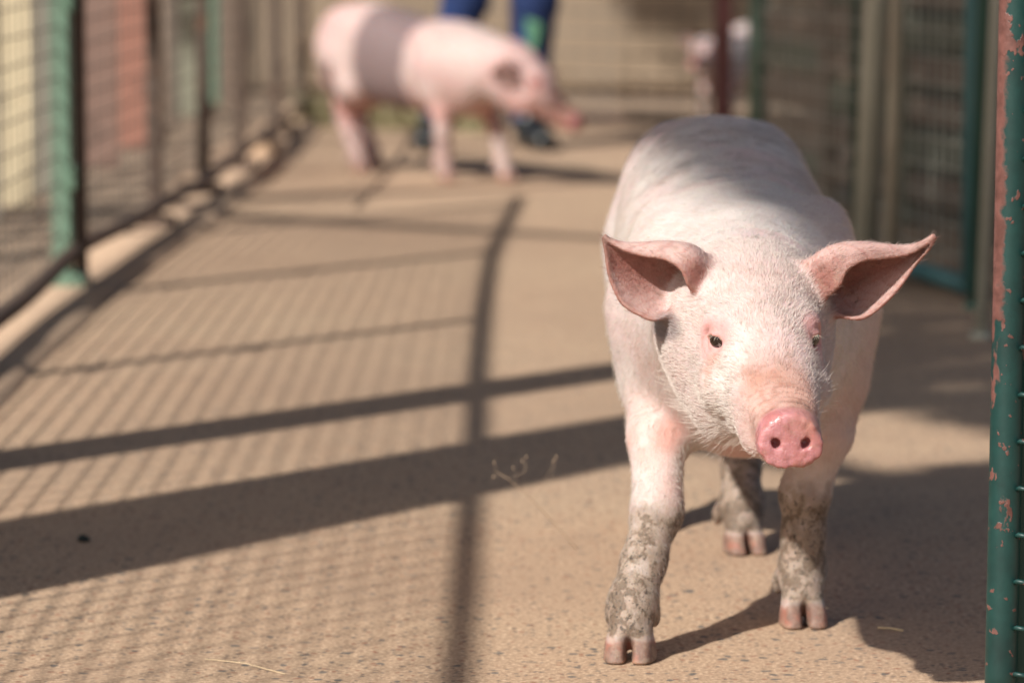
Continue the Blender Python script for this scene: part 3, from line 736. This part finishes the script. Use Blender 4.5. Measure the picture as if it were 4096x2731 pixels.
for nm, z0, amp, ya, yb in (('bottom_rail', 0.085, 0.008, 2.5, 14.6), ('top_rail', FT, 0.002, 2.5, 9.9), ('top_rail', FL, 0.002, 9.8, 14.6)):
    g = MB(); ys = np.arange(ya, yb, 0.24)
    g.tube([(fx(y)+0.026, y, z0+amp*math.sin(y*1.7)+amp*0.6*math.sin(y*4.1)) for y in ys], 0.017 if nm[0] == 'b' else (0.018 if z0 > 1 else 0.010), 8)
    lchild(g, nm, M_rust, smooth=True)
g = MB(); wires(g, [(fx(y)-0.001, y) for y in (9.45, 11.5, 14.6)], 0.08, FL, 0.092, 0.054, 0.0017); wires(g, [(fx(y)-0.001, y) for y in (2.5, 6.5, 8.0, 9.45)], 0.08, FT, 0.092, 0.054, 0.0022)
lchild(g, 'wire_mesh', M_wire)
# stout timber post standing in the fence line, out to the left of the frame
g = MB(); g.box((-1.03, 5.33, 1.0), (0.15, 0.15, 2.0), Matrix.Rotation(R(40), 3, 'Z'), bev=0.01)
g.build('timber_post', M_beige, label='stout timber post in the line of the mesh fence', cat='post')

# ------------------------------------------------------------------ low wall of odd sheets behind the fence
def wy(px): return -1.614/((px-512)/FPX-0.0276)
def wx(y): return -1.36+0.0276*(y-9.2)
sw = empty('board_fence', (wx(10), 10, 0), label='row of upright painted boards in faded colours behind the mesh fence', cat='fence')
sheets = [(-120, -60, (0.30, 0.24, 0.17)), (-58, -30, (0.34, 0.38, 0.30)), (-28, 1, (0.22, 0.19, 0.15)), (2, 34, (0.66, 0.55, 0.36)), (34, 57, (0.27, 0.25, 0.20)), (57, 79, (0.28, 0.24, 0.19)), (79, 118, (0.27, 0.16, 0.125)),
          (118, 153, (0.34, 0.145, 0.10)), (153, 167, (0.30, 0.22, 0.16)), (167, 178, (0.12, 0.09, 0.07)), (178, 208, (0.25, 0.25, 0.18)), (208, 218, (0.13, 0.24, 0.16)), (218, 231, (0.16, 0.11, 0.085)),
          (231, 249, (0.32, 0.235, 0.155)), (249, 257, (0.12, 0.09, 0.07)), (257, 286, (0.32, 0.165, 0.125)), (286, 294, (0.20, 0.17, 0.13)), (294, 311, (0.32, 0.18, 0.12)), (311, 326, (0.17, 0.22, 0.14)), (326, 345, (0.26, 0.18, 0.12))]
for i, (a, b_, c) in enumerate(sheets):
    y0 = wy((a+b_)/2)+rnd.uniform(-0.05, 0.05); x0, x1 = (a-0.6-512)/FPX*y0-0.04, (b_+0.6-512)/FPX*y0
    g = MB(); hgt = 0.62-0.014*(y0-9)+rnd.uniform(0, 0.05)
    g.box(((x0+x1)/2, y0, hgt/2), (x1-x0, 0.02, hgt), Matrix.Rotation(rnd.uniform(-0.12, 0.12), 3, 'Z'), bev=0.003)
    o = g.build('board', paint('board_paint', tuple(x*0.86 for x in c), tuple(x*0.4 for x in c), 0.55, 6, 0.75))
    o.parent = sw; o.matrix_parent_inverse = Matrix.Translation(sw.location).inverted()

# ------------------------------------------------------------------ back fence and rendered wall
bf = empty('back_fence', (0, 13.5, 0), label='wire mesh fence closing the far end of the pen', cat='fence')
def bchild(g, name, mat, **k):
    o = g.build(name, mat, None, **k); o.parent = bf; o.matrix_parent_inverse = Matrix.Translation(bf.location).inverted(); return o
BL = [(-0.79, 14.55), (1.1, 13.12)]
bx = lambda t_: (BL[0][0]+(BL[1][0]-BL[0][0])*t_, BL[0][1]+(BL[1][1]-BL[0][1])*t_)
g = MB(); wires(g, BL, 0.05, 1.2, 0.075, 0.075, 0.0055); bchild(g, 'wire_mesh', M_wire)
for nm, z in (('bottom_rail', 0.05), ('top_rail', 1.2)):
    g = MB(); g.tube([(*BL[0], z), (*BL[1], z)], 0.018, 8); bchild(g, nm, M_rust, smooth=True)
for t_ in (0.0, 0.42, 1.0):
    g = MB(); x, y = bx(t_); g.box((x, y, 0.6), (0.04, 0.04, 1.22), bev=0.003); bchild(g, 'post', M_rust)
m, t, b = node_mat('mud_render', 0.9); n = noise(t, 1.7, 8, 0.68)
t.links.new(ramp(t, n, [(0.3, (0.23, 0.17, 0.115)), (0.7, (0.34, 0.255, 0.175))]), b.inputs['Base Color']); bump(t, b, n, 0.02, 0.6); M_wall = m
g = MB(); g.box((1.0, 16.6, 0.9), (9.0, 0.25, 1.8), bev=0.03); g.box((1.0, 16.6, 1.83), (9.1, 0.33, 0.06), bev=0.01)
g.build('wall', M_wall, label='plain sunlit earth coloured wall far behind the back fence', cat='wall')
# maroon post
mp_ = W(723, 70, 12.6)
g = MB(); g.box((mp_[0], 12.6, 0.85), (0.052, 0.052, 1.7), bev=0.004); g.box((mp_[0], 12.6, 0.008), (0.10, 0.10, 0.016), bev=0.003)
g.build('post', M_maroon, label='dark maroon steel post in front of the half hidden pig', cat='post')

# ------------------------------------------------------------------ right hand gate and poles
ga = Vector((0.61, 9.55)); gb = Vector((0.950, 7.92)); gt = empty('mesh_gate', (ga.x, ga.y, 0), label='tall wire mesh gate with blue green tube frame beside the pig', cat='gate')
def gchild(g, name, mat, **k):
    o = g.build(name, mat, None, **k); o.parent = gt; o.matrix_parent_inverse = Matrix.Translation(gt.location).inverted(); return o
GH = 1.5
gp = lambda t_: (ga+(gb-ga)*t_)
g = MB(); wires(g, [tuple(ga), tuple(gb)], 0.03, GH, 0.058, 0.058, 0.0030); gchild(g, 'wire_mesh', M_galv)
g = MB(); g.tube([(*ga, 0.03), (*ga, GH)], 0.020, 10); gchild(g, 'stile', M_stile, smooth=True)
g = MB(); g.tube([(*gb, 0.03), (*gb, GH)], 0.020, 10); gchild(g, 'stile', M_teal, smooth=True)
for z in (0.030, GH):
    g = MB(); g.tube([(*ga, z), (*gb, z)], 0.019, 10); gchild(g, 'rail', M_teal, smooth=True)
g = MB(); p = gp(0.5); g.tube([(p.x, p.y, 0.08), (p.x, p.y, GH)], 0.009, 8); gchild(g, 'brace', M_dgreen, smooth=True)
for z in (0.25, 1.25):
    g = MB(); g.tube([(gb.x+0.012, gb.y-0.012, z-0.04), (gb.x+0.012, gb.y-0.012, z+0.04)], 0.016, 8); gchild(g, 'hinge', M_dgreen, smooth=True)
def pole(px0, py0, px1, Y, r, mat, **k):
    """round pole whose foot stands at px1 and which leans to px0 at row py0"""
    top = W(px0, py0, Y); ftx = (px1-512)/FPX*(Y*math.cos(PITCH)+CAMZ*math.sin(PITCH)); z = 1.7
    tx = ftx+(top[0]-ftx)*z/max(top[2], 0.2); g = MB(); g.tube([(ftx, Y, 0), (tx, Y, z)], r, 12)
    g.tube([(tx, Y, z), (tx, Y, z+0.012)], [r*1.15, r*0.9], 12); g.tube([(ftx, Y, 0), (ftx, Y, 0.012)], [r*1.7, r*1.5], 12)
    return g.build('pole', mat, smooth=True, **k)
pole(877, 0, 863, 8.35, 0.027, M_grey, label='thick pale leaning pole in front of the mesh gate', cat='pole')
pole(897, 0, 890, 8.15, 0.015, M_beige, label='thin pale pole just right of the thick leaning pole', cat='pole')
pole(997, 0, 981, 7.22, 0.013, M_grey, label='slim whitish pole between the mesh gate and the flaking green gate post', cat='pole')
pole(985, 0, 976, 7.75, 0.016, M_dgreen, label='dark green pole against the outer edge of the mesh gate', cat='pole')
# slatted timber stack behind the gate
M_wood = paint('old_boards', (0.165, 0.12, 0.09), (0.11, 0.08, 0.06), 0.5, 9, 0.8)
M_woodg = paint('green_boards', (0.11, 0.12, 0.085), (0.08, 0.06, 0.04), 0.5, 9, 0.8)
sa, sb_ = Vector((0.70, 10.9)), Vector((1.62, 7.6)); dv = (sb_-sa); Ls = dv.length; dv.normalize(); ang = math.atan2(dv.y, dv.x)
sl = empty('slatted_fence', (sa.x, sa.y, 0), label='dark slatted timber fence in shade behind the mesh gate', cat='fence')
def schild(g, name, mat, **k):
    o = g.build(name, mat, None, **k); o.parent = sl; o.matrix_parent_inverse = Matrix.Translation(sl.location).inverted(); return o
RM = Matrix.Rotation(ang, 3, 'Z')
nb = 6
for bay in range(nb):
    c0 = sa+dv*(Ls*(bay+0.5)/nb)
    for k in range(12):
        z = 0.10+k*0.098; g = MB(); g.box((c0.x+rnd.uniform(-.004, .004), c0.y, z), (Ls/nb-0.01, 0.018, rnd.choice((0.062, 0.072, 0.084))), RM, bev=0.003)
        schild(g, 'slat', M_woodg if (bay*7+k) % 3 == 0 else M_wood)
for k in range(nb+1):
    c0 = sa+dv*(Ls*k/nb); g = MB(); g.box((c0.x, c0.y, 0.63), (0.07, 0.045, 1.26), RM, bev=0.004); schild(g, 'post', M_wood if k % 2 else M_woodg)
g = MB(); g.box(((sa.x+sb_.x)/2+0.35, (sa.y+sb_.y)/2+0.12, 0.6), (Ls, 0.05, 1.2), RM, bev=0.005)
g.build('board', M_dgreen, label='dark green boarding behind the slatted timber', cat='wall')

# ------------------------------------------------------------------ flaking gate post close by
m, t, b = node_mat('flaking_green_paint', 0.46)
tc = t.nodes.new('ShaderNodeTexCoord'); sp = t.nodes.new('ShaderNodeSeparateXYZ'); t.links.new(tc.outputs['Object'], sp.inputs[0])
n = noise(t, 60, 5, 0.6); n2 = noise(t, 17, 5, 0.65); n3 = noise(t, 38, 4, 0.5, stretch=(1, 1, 0.6))
gcol = ramp(t, n2, [(0.3, (0.003, 0.022, 0.020)), (0.6, (0.006, 0.042, 0.037)), (0.8, (0.022, 0.07, 0.058))])
mz = t.nodes.new('ShaderNodeMath'); mz.operation = 'MULTIPLY_ADD'; mz.inputs[1].default_value = 0.42; t.links.new(n3, mz.inputs[0]); t.links.new(sp.outputs['Z'], mz.inputs[2])
up = ramp(t, mz.outputs[0], [(0.585, (0, 0, 0)), (0.60, (1, 1, 1))])
mx = t.nodes.new('ShaderNodeMath'); mx.operation = 'MULTIPLY_ADD'; mx.inputs[1].default_value = -0.022; t.links.new(n, mx.inputs[0])
neg = t.nodes.new('ShaderNodeMath'); neg.operation = 'MULTIPLY_ADD'; neg.inputs[1].default_value = -1; neg.inputs[2].default_value = 0.5; t.links.new(sp.outputs['X'], neg.inputs[0]); t.links.new(neg.outputs[0], mx.inputs[2])
lf_ = ramp(t, mx.outputs[0], [(0.4985, (0, 0, 0)), (0.4995, (1, 1, 1))])
n4_ = noise(t, 95, 3, 0.5); spots = mix(t, 1.0, ramp(t, n3, [(0.635, (0, 0, 0)), (0.65, (1, 1, 1))]), ramp(t, n4_, [(0.66, (0, 0, 0)), (0.67, (0.9, 0.9, 0.9))]), 'ADD')
msk = mix(t, 1.0, mix(t, 1.0, up, lf_, 'MULTIPLY'), spots, 'ADD')
ox = ramp(t, n, [(0.3, (0.08, 0.032, 0.025)), (0.7, (0.19, 0.08, 0.066))])
t.links.new(mix(t, msk, gcol, ox), b.inputs['Base Color']); bump(t, b, mix(t, 0.5, n, msk), 0.0008, 0.8); M_flake = m
PXC = 0.4918
gpst = empty('gate_post', (PXC, 3.80, 0), label='dark green gate post with flaking paint and bare pink primer', cat='gate post'); gpst.rotation_euler = (0, 0.0067, 0)
g = MB(); g.tube([(0, 0, z) for z in np.linspace(0, 1.7, 30)], 0.0165, 24); g.build('tube', M_flake, gpst, smooth=True)
g = MB(); g.box((0.026, 0.021, 0.86), (0.030, 0.005, 1.66)); g.box((0.0435, 0.012, 0.86), (0.005, 0.023, 1.66)); g.build('angle_iron', M_dgreen, gpst)
g = MB(); z = 0.055
while z < 1.6:
    g.tube([(0.0085+rnd.uniform(0, .003), -0.010, z), (0.012, -0.019, z+0.003), (0.020, -0.021, z+0.002), (0.040, -0.012, z-0.004), (0.09, 0.01, z)], 0.0026, 8); z += 0.047
g.build('wire_end', M_flake, gpst, smooth=True)

# ------------------------------------------------------------------ person beyond the belted pig
def build_sdf(name, f, lo, hi, h, mat, parent=None, **k):
    V, F = polygonise(f, lo, hi, h)
    g = MB(); g.v = [tuple(v) for v in V]; g.f = [tuple(q) for q in F.tolist()]
    return g.build(name, mat, parent, smooth=True, **k)
def chain(P, pts, k=0.03):
    d = None
    for (a, ra), (b_, rb) in zip(pts, pts[1:]):
        c = cone(P, a, b_, ra, rb); d = c if d is None else smin(d, c, k)
    return d
PERX = -0.06
LEGL = [((-0.09, 0, 0.92), 0.085), ((-0.095, -0.01, 0.50), 0.058), ((-0.19, 0.03, 0.09), 0.038), ((-0.205, -0.01, 0.045), 0.036), ((-0.225, -0.15, 0.030), 0.028)]
LEGR = [((0.09, 0, 0.92), 0.085), ((0.135, -0.02, 0.50), 0.058), ((0.115, 0.03, 0.09), 0.038), ((0.125, -0.01, 0.045), 0.036), ((0.165, -0.14, 0.030), 0.028)]
ARML = [((-0.19, 0.0, 1.42), 0.052), ((-0.25, 0.04, 1.14), 0.038), ((-0.22, -0.10, 0.92), 0.026), ((-0.21, -0.13, 0.87), 0.022)]
ARMR = [((0.19, 0.0, 1.42), 0.052), ((0.25, 0.04, 1.14), 0.038), ((0.22, -0.10, 0.92), 0.026), ((0.21, -0.13, 0.87), 0.022)]
def f_body(P):
    d = smin(chain(P, LEGL), chain(P, LEGR), 0.03)
    d = smin(d, ell(P, (0, 0, 0.98), (0.16, 0.11, 0.14)), 0.05); d = smin(d, ell(P, (0, 0, 1.25), (0.16, 0.10, 0.24)), 0.06)
    d = smin(d, cone(P, (-0.15, 0, 1.42), (0.15, 0, 1.42), 0.06, 0.06), 0.05)
    for A in (ARML, ARMR):
        d = smin(d, chain(P, A, 0.02), 0.02); sx = 1 if A[0][0][0] > 0 else -1; hx, hy, hz = A[-1][0]
        d = smin(d, ell(P, (hx, hy-0.012, hz-0.045), (0.016, 0.034, 0.045)), 0.01)
        for q in range(4): d = smin(d, cone(P, (hx, hy-0.034+q*0.017, hz-0.08), (hx-sx*0.015, hy-0.036+q*0.017, hz-0.135-0.008*(q in (1, 2))), 0.0085, 0.007), 0.004)
        d = smin(d, cone(P, (hx, hy-0.035, hz-0.03), (hx-sx*0.02, hy-0.06, hz-0.075), 0.010, 0.008), 0.006)
    d = smin(d, cone(P, (0, 0.01, 1.45), (0, -0.01, 1.56), 0.055, 0.05), 0.03)
    d = smin(d, ell(P, (0, -0.005, 1.665), (0.074, 0.095, 0.115)), 0.02); d = smin(d, ell(P, (0, -0.04, 1.60), (0.05, 0.055, 0.055)), 0.03)
    d = smin(d, ell(P, (0, -0.105, 1.645), (0.012, 0.018, 0.020)), 0.01)
    for sx in (-1, 1):
        d = smax(d, -ell(P, (sx*0.03, -0.105, 1.675), (0.014, 0.012, 0.008)), 0.01); d = smin(d, ell(P, (sx*0.076, 0.005, 1.65), (0.008, 0.018, 0.03)), 0.006)
    d = smax(d, -ell(P, (0, -0.098, 1.605), (0.025, 0.012, 0.004)), 0.006)
    return d
def f_overalls(P):
    gr = lambda L, e: [(p, r+e) for p, r in L]
    d = smin(chain(P, gr(LEGL[:3], 0.018)), chain(P, gr(LEGR[:3], 0.018)), 0.03)
    d = smin(d, ell(P, (0, 0, 0.98), (0.175, 0.125, 0.15)), 0.05); d = smin(d, ell(P, (0, 0, 1.25), (0.175, 0.115, 0.25)), 0.06)
    d = smin(d, cone(P, (-0.15, 0, 1.42), (0.15, 0, 1.42), 0.072, 0.072), 0.05)
    for A in (ARML, ARMR): d = smin(d, chain(P, gr(A[:3], 0.014), 0.02), 0.02)
    d = d+0.004*np.sin(P[:, 2]*38+P[:, 0]*25)*np.sin(P[:, 2]*17+P[:, 1]*30)
    d = np.maximum(d, 0.085-P[:, 2]+0.012*np.sin(P[:, 0]*60)); return np.maximum(d, -cone(P, (0, 0, 1.5), (0, 0, 1.7), 0.07, 0.07))
def f_boot(P, L):
    c = chain(P, [(p, r+0.016) for p, r in L[2:]], 0.02); ax, ay, az = L[2][0]
    d = smin(c, cone(P, (ax, ay, 0.09), (ax, ay, 0.26), 0.052, 0.058), 0.02)
    return np.maximum(np.maximum(d, -P[:, 2]), P[:, 2]-0.16)
m, t, b = node_mat('person_skin', 0.55); b.inputs['Base Color'].default_value = (0.30, 0.16, 0.10, 1); M_ps = m
m, t, b = node_mat('blue_overalls', 0.85); n = noise(t, 9, 5); t.links.new(ramp(t, n, [(0.3, (0.004, 0.014, 0.060)), (0.7, (0.008, 0.030, 0.125))]), b.inputs['Base Color']); M_blue = m
m, t, b = node_mat('green_patch', 0.6); n = noise(t, 30, 4); t.links.new(ramp(t, n, [(0.35, (0.05, 0.16, 0.14)), (0.7, (0.14, 0.33, 0.17))]), b.inputs['Base Color']); M_patch = m
m, t, b = node_mat('black_rubber', 0.35); b.inputs['Base Color'].default_value = (0.012, 0.013, 0.013, 1); M_rub = m
per = build_sdf('person', f_body, (-0.36, -0.22, -0.01), (0.36, 0.2, 1.82), 0.011, M_ps, label='person in blue overalls and black rubber boots standing behind the belted pig', cat='person')
per.location = (PERX, 12.75, 0)
build_sdf('overalls', f_overalls, (-0.38, -0.24, 0.04), (0.38, 0.22, 1.56), 0.012, M_blue, per)
for L_ in (LEGL, LEGR): build_sdf('boot', (lambda P, L=L_: f_boot(P, L)), (-0.36, -0.26, -0.01), (0.36, 0.2, 0.30), 0.009, M_rub, per)
build_sdf('hair', lambda P: np.maximum(ell(P, (0, 0.008, 1.69), (0.082, 0.098, 0.108)), -ell(P, (0, -0.10, 1.63), (0.075, 0.07, 0.085))), (-0.1, -0.12, 1.55), (0.1, 0.13, 1.82), 0.008, M_rub, per)
g = MB(); vs = []; fs = []                                  # oval green patch sewn on the right shin
for i in range(9):
    for k in range(5):
        z = 0.33+0.20*i/8; wv = 0.026*math.sin(math.pi*(0.12+0.76*i/8)); a = (k-2)/2
        cx = np.interp(z, [0.09, 0.50], [0.115, 0.135]); cy = np.interp(z, [0.09, 0.50], [0.03, -0.02]); rr = np.interp(z, [0.09, 0.50], [0.060, 0.080])
        th = a*wv/0.07; vs.append((cx+rr*math.sin(th), cy-rr*math.cos(th), z))
for i in range(8):
    for k in range(4): fs.append((i*5+k, i*5+k+1, i*5+6+k, i*5+5+k))
g.add(vs, fs); g.build('patch', M_patch, per, smooth=True)

# ------------------------------------------------------------------ stones, straw, weeds
def stone(c, r, mat, name, seed, **k):
    rs = np.random.RandomState(seed); g = MB(); n = 14; vs = []; fs = []
    for i in range(n+1):
        for j in range(n):
            th = math.pi*i/n; ph = 2*math.pi*j/n; vs.append((math.sin(th)*math.cos(ph), math.sin(th)*math.sin(ph), math.cos(th)))
    V = np.array(vs); V = V*(0.75+0.5*vnoise(V+5, 1.3, seed, 3))[:, None]*np.array(r); V[:, 2] = np.maximum(V[:, 2], -r[2]*0.5)+r[2]*0.5
    for i in range(n):
        for j in range(n): fs.append((i*n+j, (i+1)*n+j, (i+1)*n+(j+1) % n, i*n+(j+1) % n))
    g.add(V.tolist(), fs); o = g.build(name, mat, smooth=True, **k); o.location = c; return o
M_stone = paint('stone', (0.50, 0.34, 0.22), (0.60, 0.45, 0.30), 0.4, 12, 0.9)
for i, (px, py, r, lb) in enumerate(((262, 160, (0.085, 0.10, 0.055), 'largest orange stone, nearest of the stones at the foot of the fence'), (280, 140, (0.07, 0.10, 0.05), 'pale stone behind the largest orange stone by the fence'),
                                 (296, 124, (0.075, 0.09, 0.05), 'stone at the far end of the fence beside the weeds'), (318, 121, (0.06, 0.07, 0.04), 'small yellowish stone nearest to the belted pig'))):
    Y = CAMZ/math.tan(math.atan((py-341)/FPX)+PITCH); p = W(px, py, Y)
    stone((p[0], Y, 0), r, M_stone, 'stone', 10+i, label=lb, cat='stone', group='stones by the fence')
m, t, b = node_mat('dark_pebble', 0.6); b.inputs['Base Color'].default_value = (0.012, 0.016, 0.012, 1)
p = W(83.5, 541, CAMZ/math.tan(math.atan((541-341)/FPX)+PITCH)); stone((p[0], p[1], 0), (0.008, 0.007, 0.006), m, 'pebble', 3, label='tiny dark pebble alone in the broad shadow on the floor', cat='pebble')
m, t, b = node_mat('straw', 0.5); b.inputs['Base Color'].default_value = (0.72, 0.56, 0.34, 1); M_straw = m
def gpos(px, py): return W(px, py, CAMZ/math.tan(math.atan((py-341)/FPX)+PITCH))
g = MB(); a = gpos(878, 628.5); c = gpos(903, 631.5); g.tube([a+(0, 0, .002), (a+c)/2+(0, 0, .003), c+(0, 0, .002)], 0.0012, 6)
g.build('straw', M_straw, label='short bright piece of straw lying near the foot of the gate post', cat='straw')
g = MB(); a = gpos(205, 659); c = gpos(285, 674); g.tube([a+(0, 0, .001), (a*0.5+c*0.5)+(0, .003, .004), c+(0, 0, .001)], 0.0004, 5)
g.build('straw', M_straw, label='long thin straw lying in the mesh shadow at the bottom of the picture', cat='straw')
# dry grass stalk with an open seed head
m, t, b = node_mat('dry_grass', 0.6); b.inputs['Base Color'].default_value = (0.42, 0.30, 0.20, 1); M_dry = m
root = gpos(578, 549); Yr = root[1]
def S(px, py, dy=0): return W(px, py, Yr+dy)
g = MB(); g.tube([root, S(552, 520, -.01), S(530, 497, -.02), S(508, 478, -.03), S(495, 470, -.03)], [0.0008, 0.0007, 0.0006, 0.0005, 0.0003], 5)
for a, c, e in (((508, 478), (524, 472), (526, 458)), ((524, 472), (527, 466), (522, 462)), ((530, 497), (545, 480), (553, 462)), ((530, 497), (552, 478), (556, 458)), ((508, 478), (498, 474), (493, 478)), ((495, 470), (496, 466), (494, 464)), ((515, 484), (517, 475), (513, 469)), ((560, 529), (532, 531), (510, 535))):
    g.tube([S(*a, -.02), S(*c, -.02), S(*e, -.02)], [0.00022, 0.0002, 0.00015], 4)
    g.tube([S(*e, -.02), S(e[0]+.5, e[1]-2, -.02), S(e[0], e[1]-4, -.02)], [0.0003, 0.0009, 0.0003], 5)
g.build('grass_stalk', M_dry, label='dry grass stalk with a loose seed head standing on the floor', cat='grass stalk')
m, t, b = node_mat('weed', 0.6); n = noise(t, 8, 3); t.links.new(ramp(t, n, [(0.3, (0.14, 0.13, 0.06)), (0.7, (0.30, 0.25, 0.13))]), b.inputs['Base Color'])
g = MB(); rs = np.random.RandomState(4)
for i in range(500):
    t_ = rs.rand(); x = -0.80+0.75*t_; y = 14.15-0.5*t_+rs.normal(0, .08); hh = rs.uniform(.04, .16); a = rs.rand()*6.28; dx, dy = math.cos(a)*.006, math.sin(a)*.006; lx, ly = rs.normal(0, .03, 2)
    g.add([(x-dx, y-dy, 0), (x+dx, y+dy, 0), (x+lx*.5+dx*.7, y+ly*.5, hh*.6), (x+lx, y+ly, hh)], [(0, 1, 2), (0, 2, 3)])
g.build('weeds', m, kind='stuff', label='low dry weeds along the back fence', cat='weeds')

# ------------------------------------------------------------------ unseen trees added at left, their crowns shaped to shade pig and far side
TE = math.tan(SUN_EL)
m, t, b = node_mat('bark', 0.9); n = noise(t, 25, 6, 0.7, stretch=(1, 1, 0.2)); t.links.new(ramp(t, n, [(0.3, (0.10, 0.07, 0.05)), (0.7, (0.26, 0.20, 0.15))]), b.inputs['Base Color']); bump(t, b, n, 0.01); M_bark = m
m, t, b = node_mat('leaf', 0.5); b.inputs['Base Color'].default_value = (0.06, 0.11, 0.035, 1); M_leaf = m
def inpoly(x, y, P):
    c = False; j = len(P)-1
    for i in range(len(P)):
        if (P[i][1] > y) != (P[j][1] > y) and x < (P[j][0]-P[i][0])*(y-P[i][1])/(P[j][1]-P[i][1])+P[i][0]: c = not c
        j = i
    return c
def crown_mesh(polys, h0, h1, cover, leaf, seed):  # leaves set sunward of ground outlines, so the added crown shades those areas
    rs = random.Random(seed); g = MB()
    for P in polys:
        xs = [p[0] for p in P]; ys_ = [p[1] for p in P]; area = (max(xs)-min(xs))*(max(ys_)-min(ys_)); n = int(cover*area/(leaf*leaf*0.9))
        for _ in range(n):
            x, y = rs.uniform(min(xs), max(xs)), rs.uniform(min(ys_), max(ys_))
            if not inpoly(x, y, P): continue
            H = rs.uniform(h0, h1); c = Vector((x-SH.x*H/TE, y-SH.y*H/TE, H))
            M = Matrix.Rotation(rs.uniform(0, 6.28), 3, 'Z') @ Matrix.Rotation(rs.uniform(-0.9, 0.9), 3, 'X'); L, w_ = leaf*rs.uniform(.7, 1.3), leaf*0.45
            g.add([c+M@Vector(v) for v in ((0, -L, 0), (w_, -L*.2, .006), (w_*.8, L*.4, .004), (0, L, -.01), (-w_*.8, L*.4, .004), (-w_, -L*.2, .006))], [(0, 1, 2, 3, 4, 5)])
    return g
def shade_tree(base, trunk, limbs, polys, h0, h1, cover, leaf, seed, label):
    tr = empty('shade_tree', base, label=label, cat='shade_tree', group='shade trees added beside the pen')
    def kid(g, nm, mt, sm=False):
        o = g.build(nm, mt, None, smooth=sm); o.parent = tr; o.matrix_parent_inverse = Matrix.Translation(tr.location).inverted()
    g = MB(); g.tube([p for p, r in trunk], [r for p, r in trunk], 16)
    for L in limbs: g.tube([p for p, r in L], [r for p, r in L], 8)
    kid(g, 'trunk', M_bark, True); kid(crown_mesh(polys, h0, h1, cover, leaf, seed), 'crown', M_leaf)
shade_tree((-1.36, 3.88, 0), [((-1.36, 3.88, -.05), .27), ((-1.36, 3.95, .6), .225), ((-1.35, 4.06, 1.5), .185), ((-1.36, 4.12, 2.2), .165), ((-1.5, 4.0, 2.8), .13), ((-1.8, 3.8, 3.4), .07)],
     [[((-1.36, 4.12, 2.2), .07), ((-1.415, 3.13, 2.7), .035), ((-1.2, 2.5, 2.8), .015)]],
     [[(0.57, 5.55), (0.555, 5.2), (0.60, 4.75), (0.72, 4.58), (1.5, 4.6), (1.5, 5.6), (0.75, 5.65)]], 2.6, 4.6, 5.5, 0.045, 1, 'broad leafy tree added unseen for shade, close outside the fence')
shade_tree((-4.0, 7.5, 0), [((-4, 7.5, -.05), .2), ((-3.9, 7.6, 2), .15), ((-3.4, 7.7, 3.2), .1)], [[((-3.4, 7.7, 3.1), .08), ((-2.2, 6.5, 3.4), .03)], [((-3.4, 7.7, 3.1), .08), ((-2.0, 8.5, 3.5), .03)]],
     [[(0.42, 6.75), (0.62, 6.25), (0.80, 5.85), (1.3, 5.6), (2.8, 6), (2.8, 11.5), (0.60, 11.5), (0.45, 9.0)]], 3.2, 3.8, 3.6, 0.07, 2, 'leafy tree added unseen for shade, farther outside the fence')
shade_tree((-4.6, 13.5, 0), [((-4.6, 13.5, -.05), .2), ((-4.5, 13.3, 2), .15), ((-3.9, 12.8, 3.2), .1)], [[((-3.9, 12.8, 3.1), .08), ((-2.2, 11, 3.5), .03)]],
     [[(0.60, 11.5), (3.2, 11.5), (3.5, 18), (0.78, 18), (0.68, 17.0), (0.80, 16.45), (1.25, 15.6), (1.15, 14.5), (0.80, 13.9)]], 3.2, 3.8, 2.4, 0.08, 3, 'leafy tree added unseen for shade, farthest outside the fence')
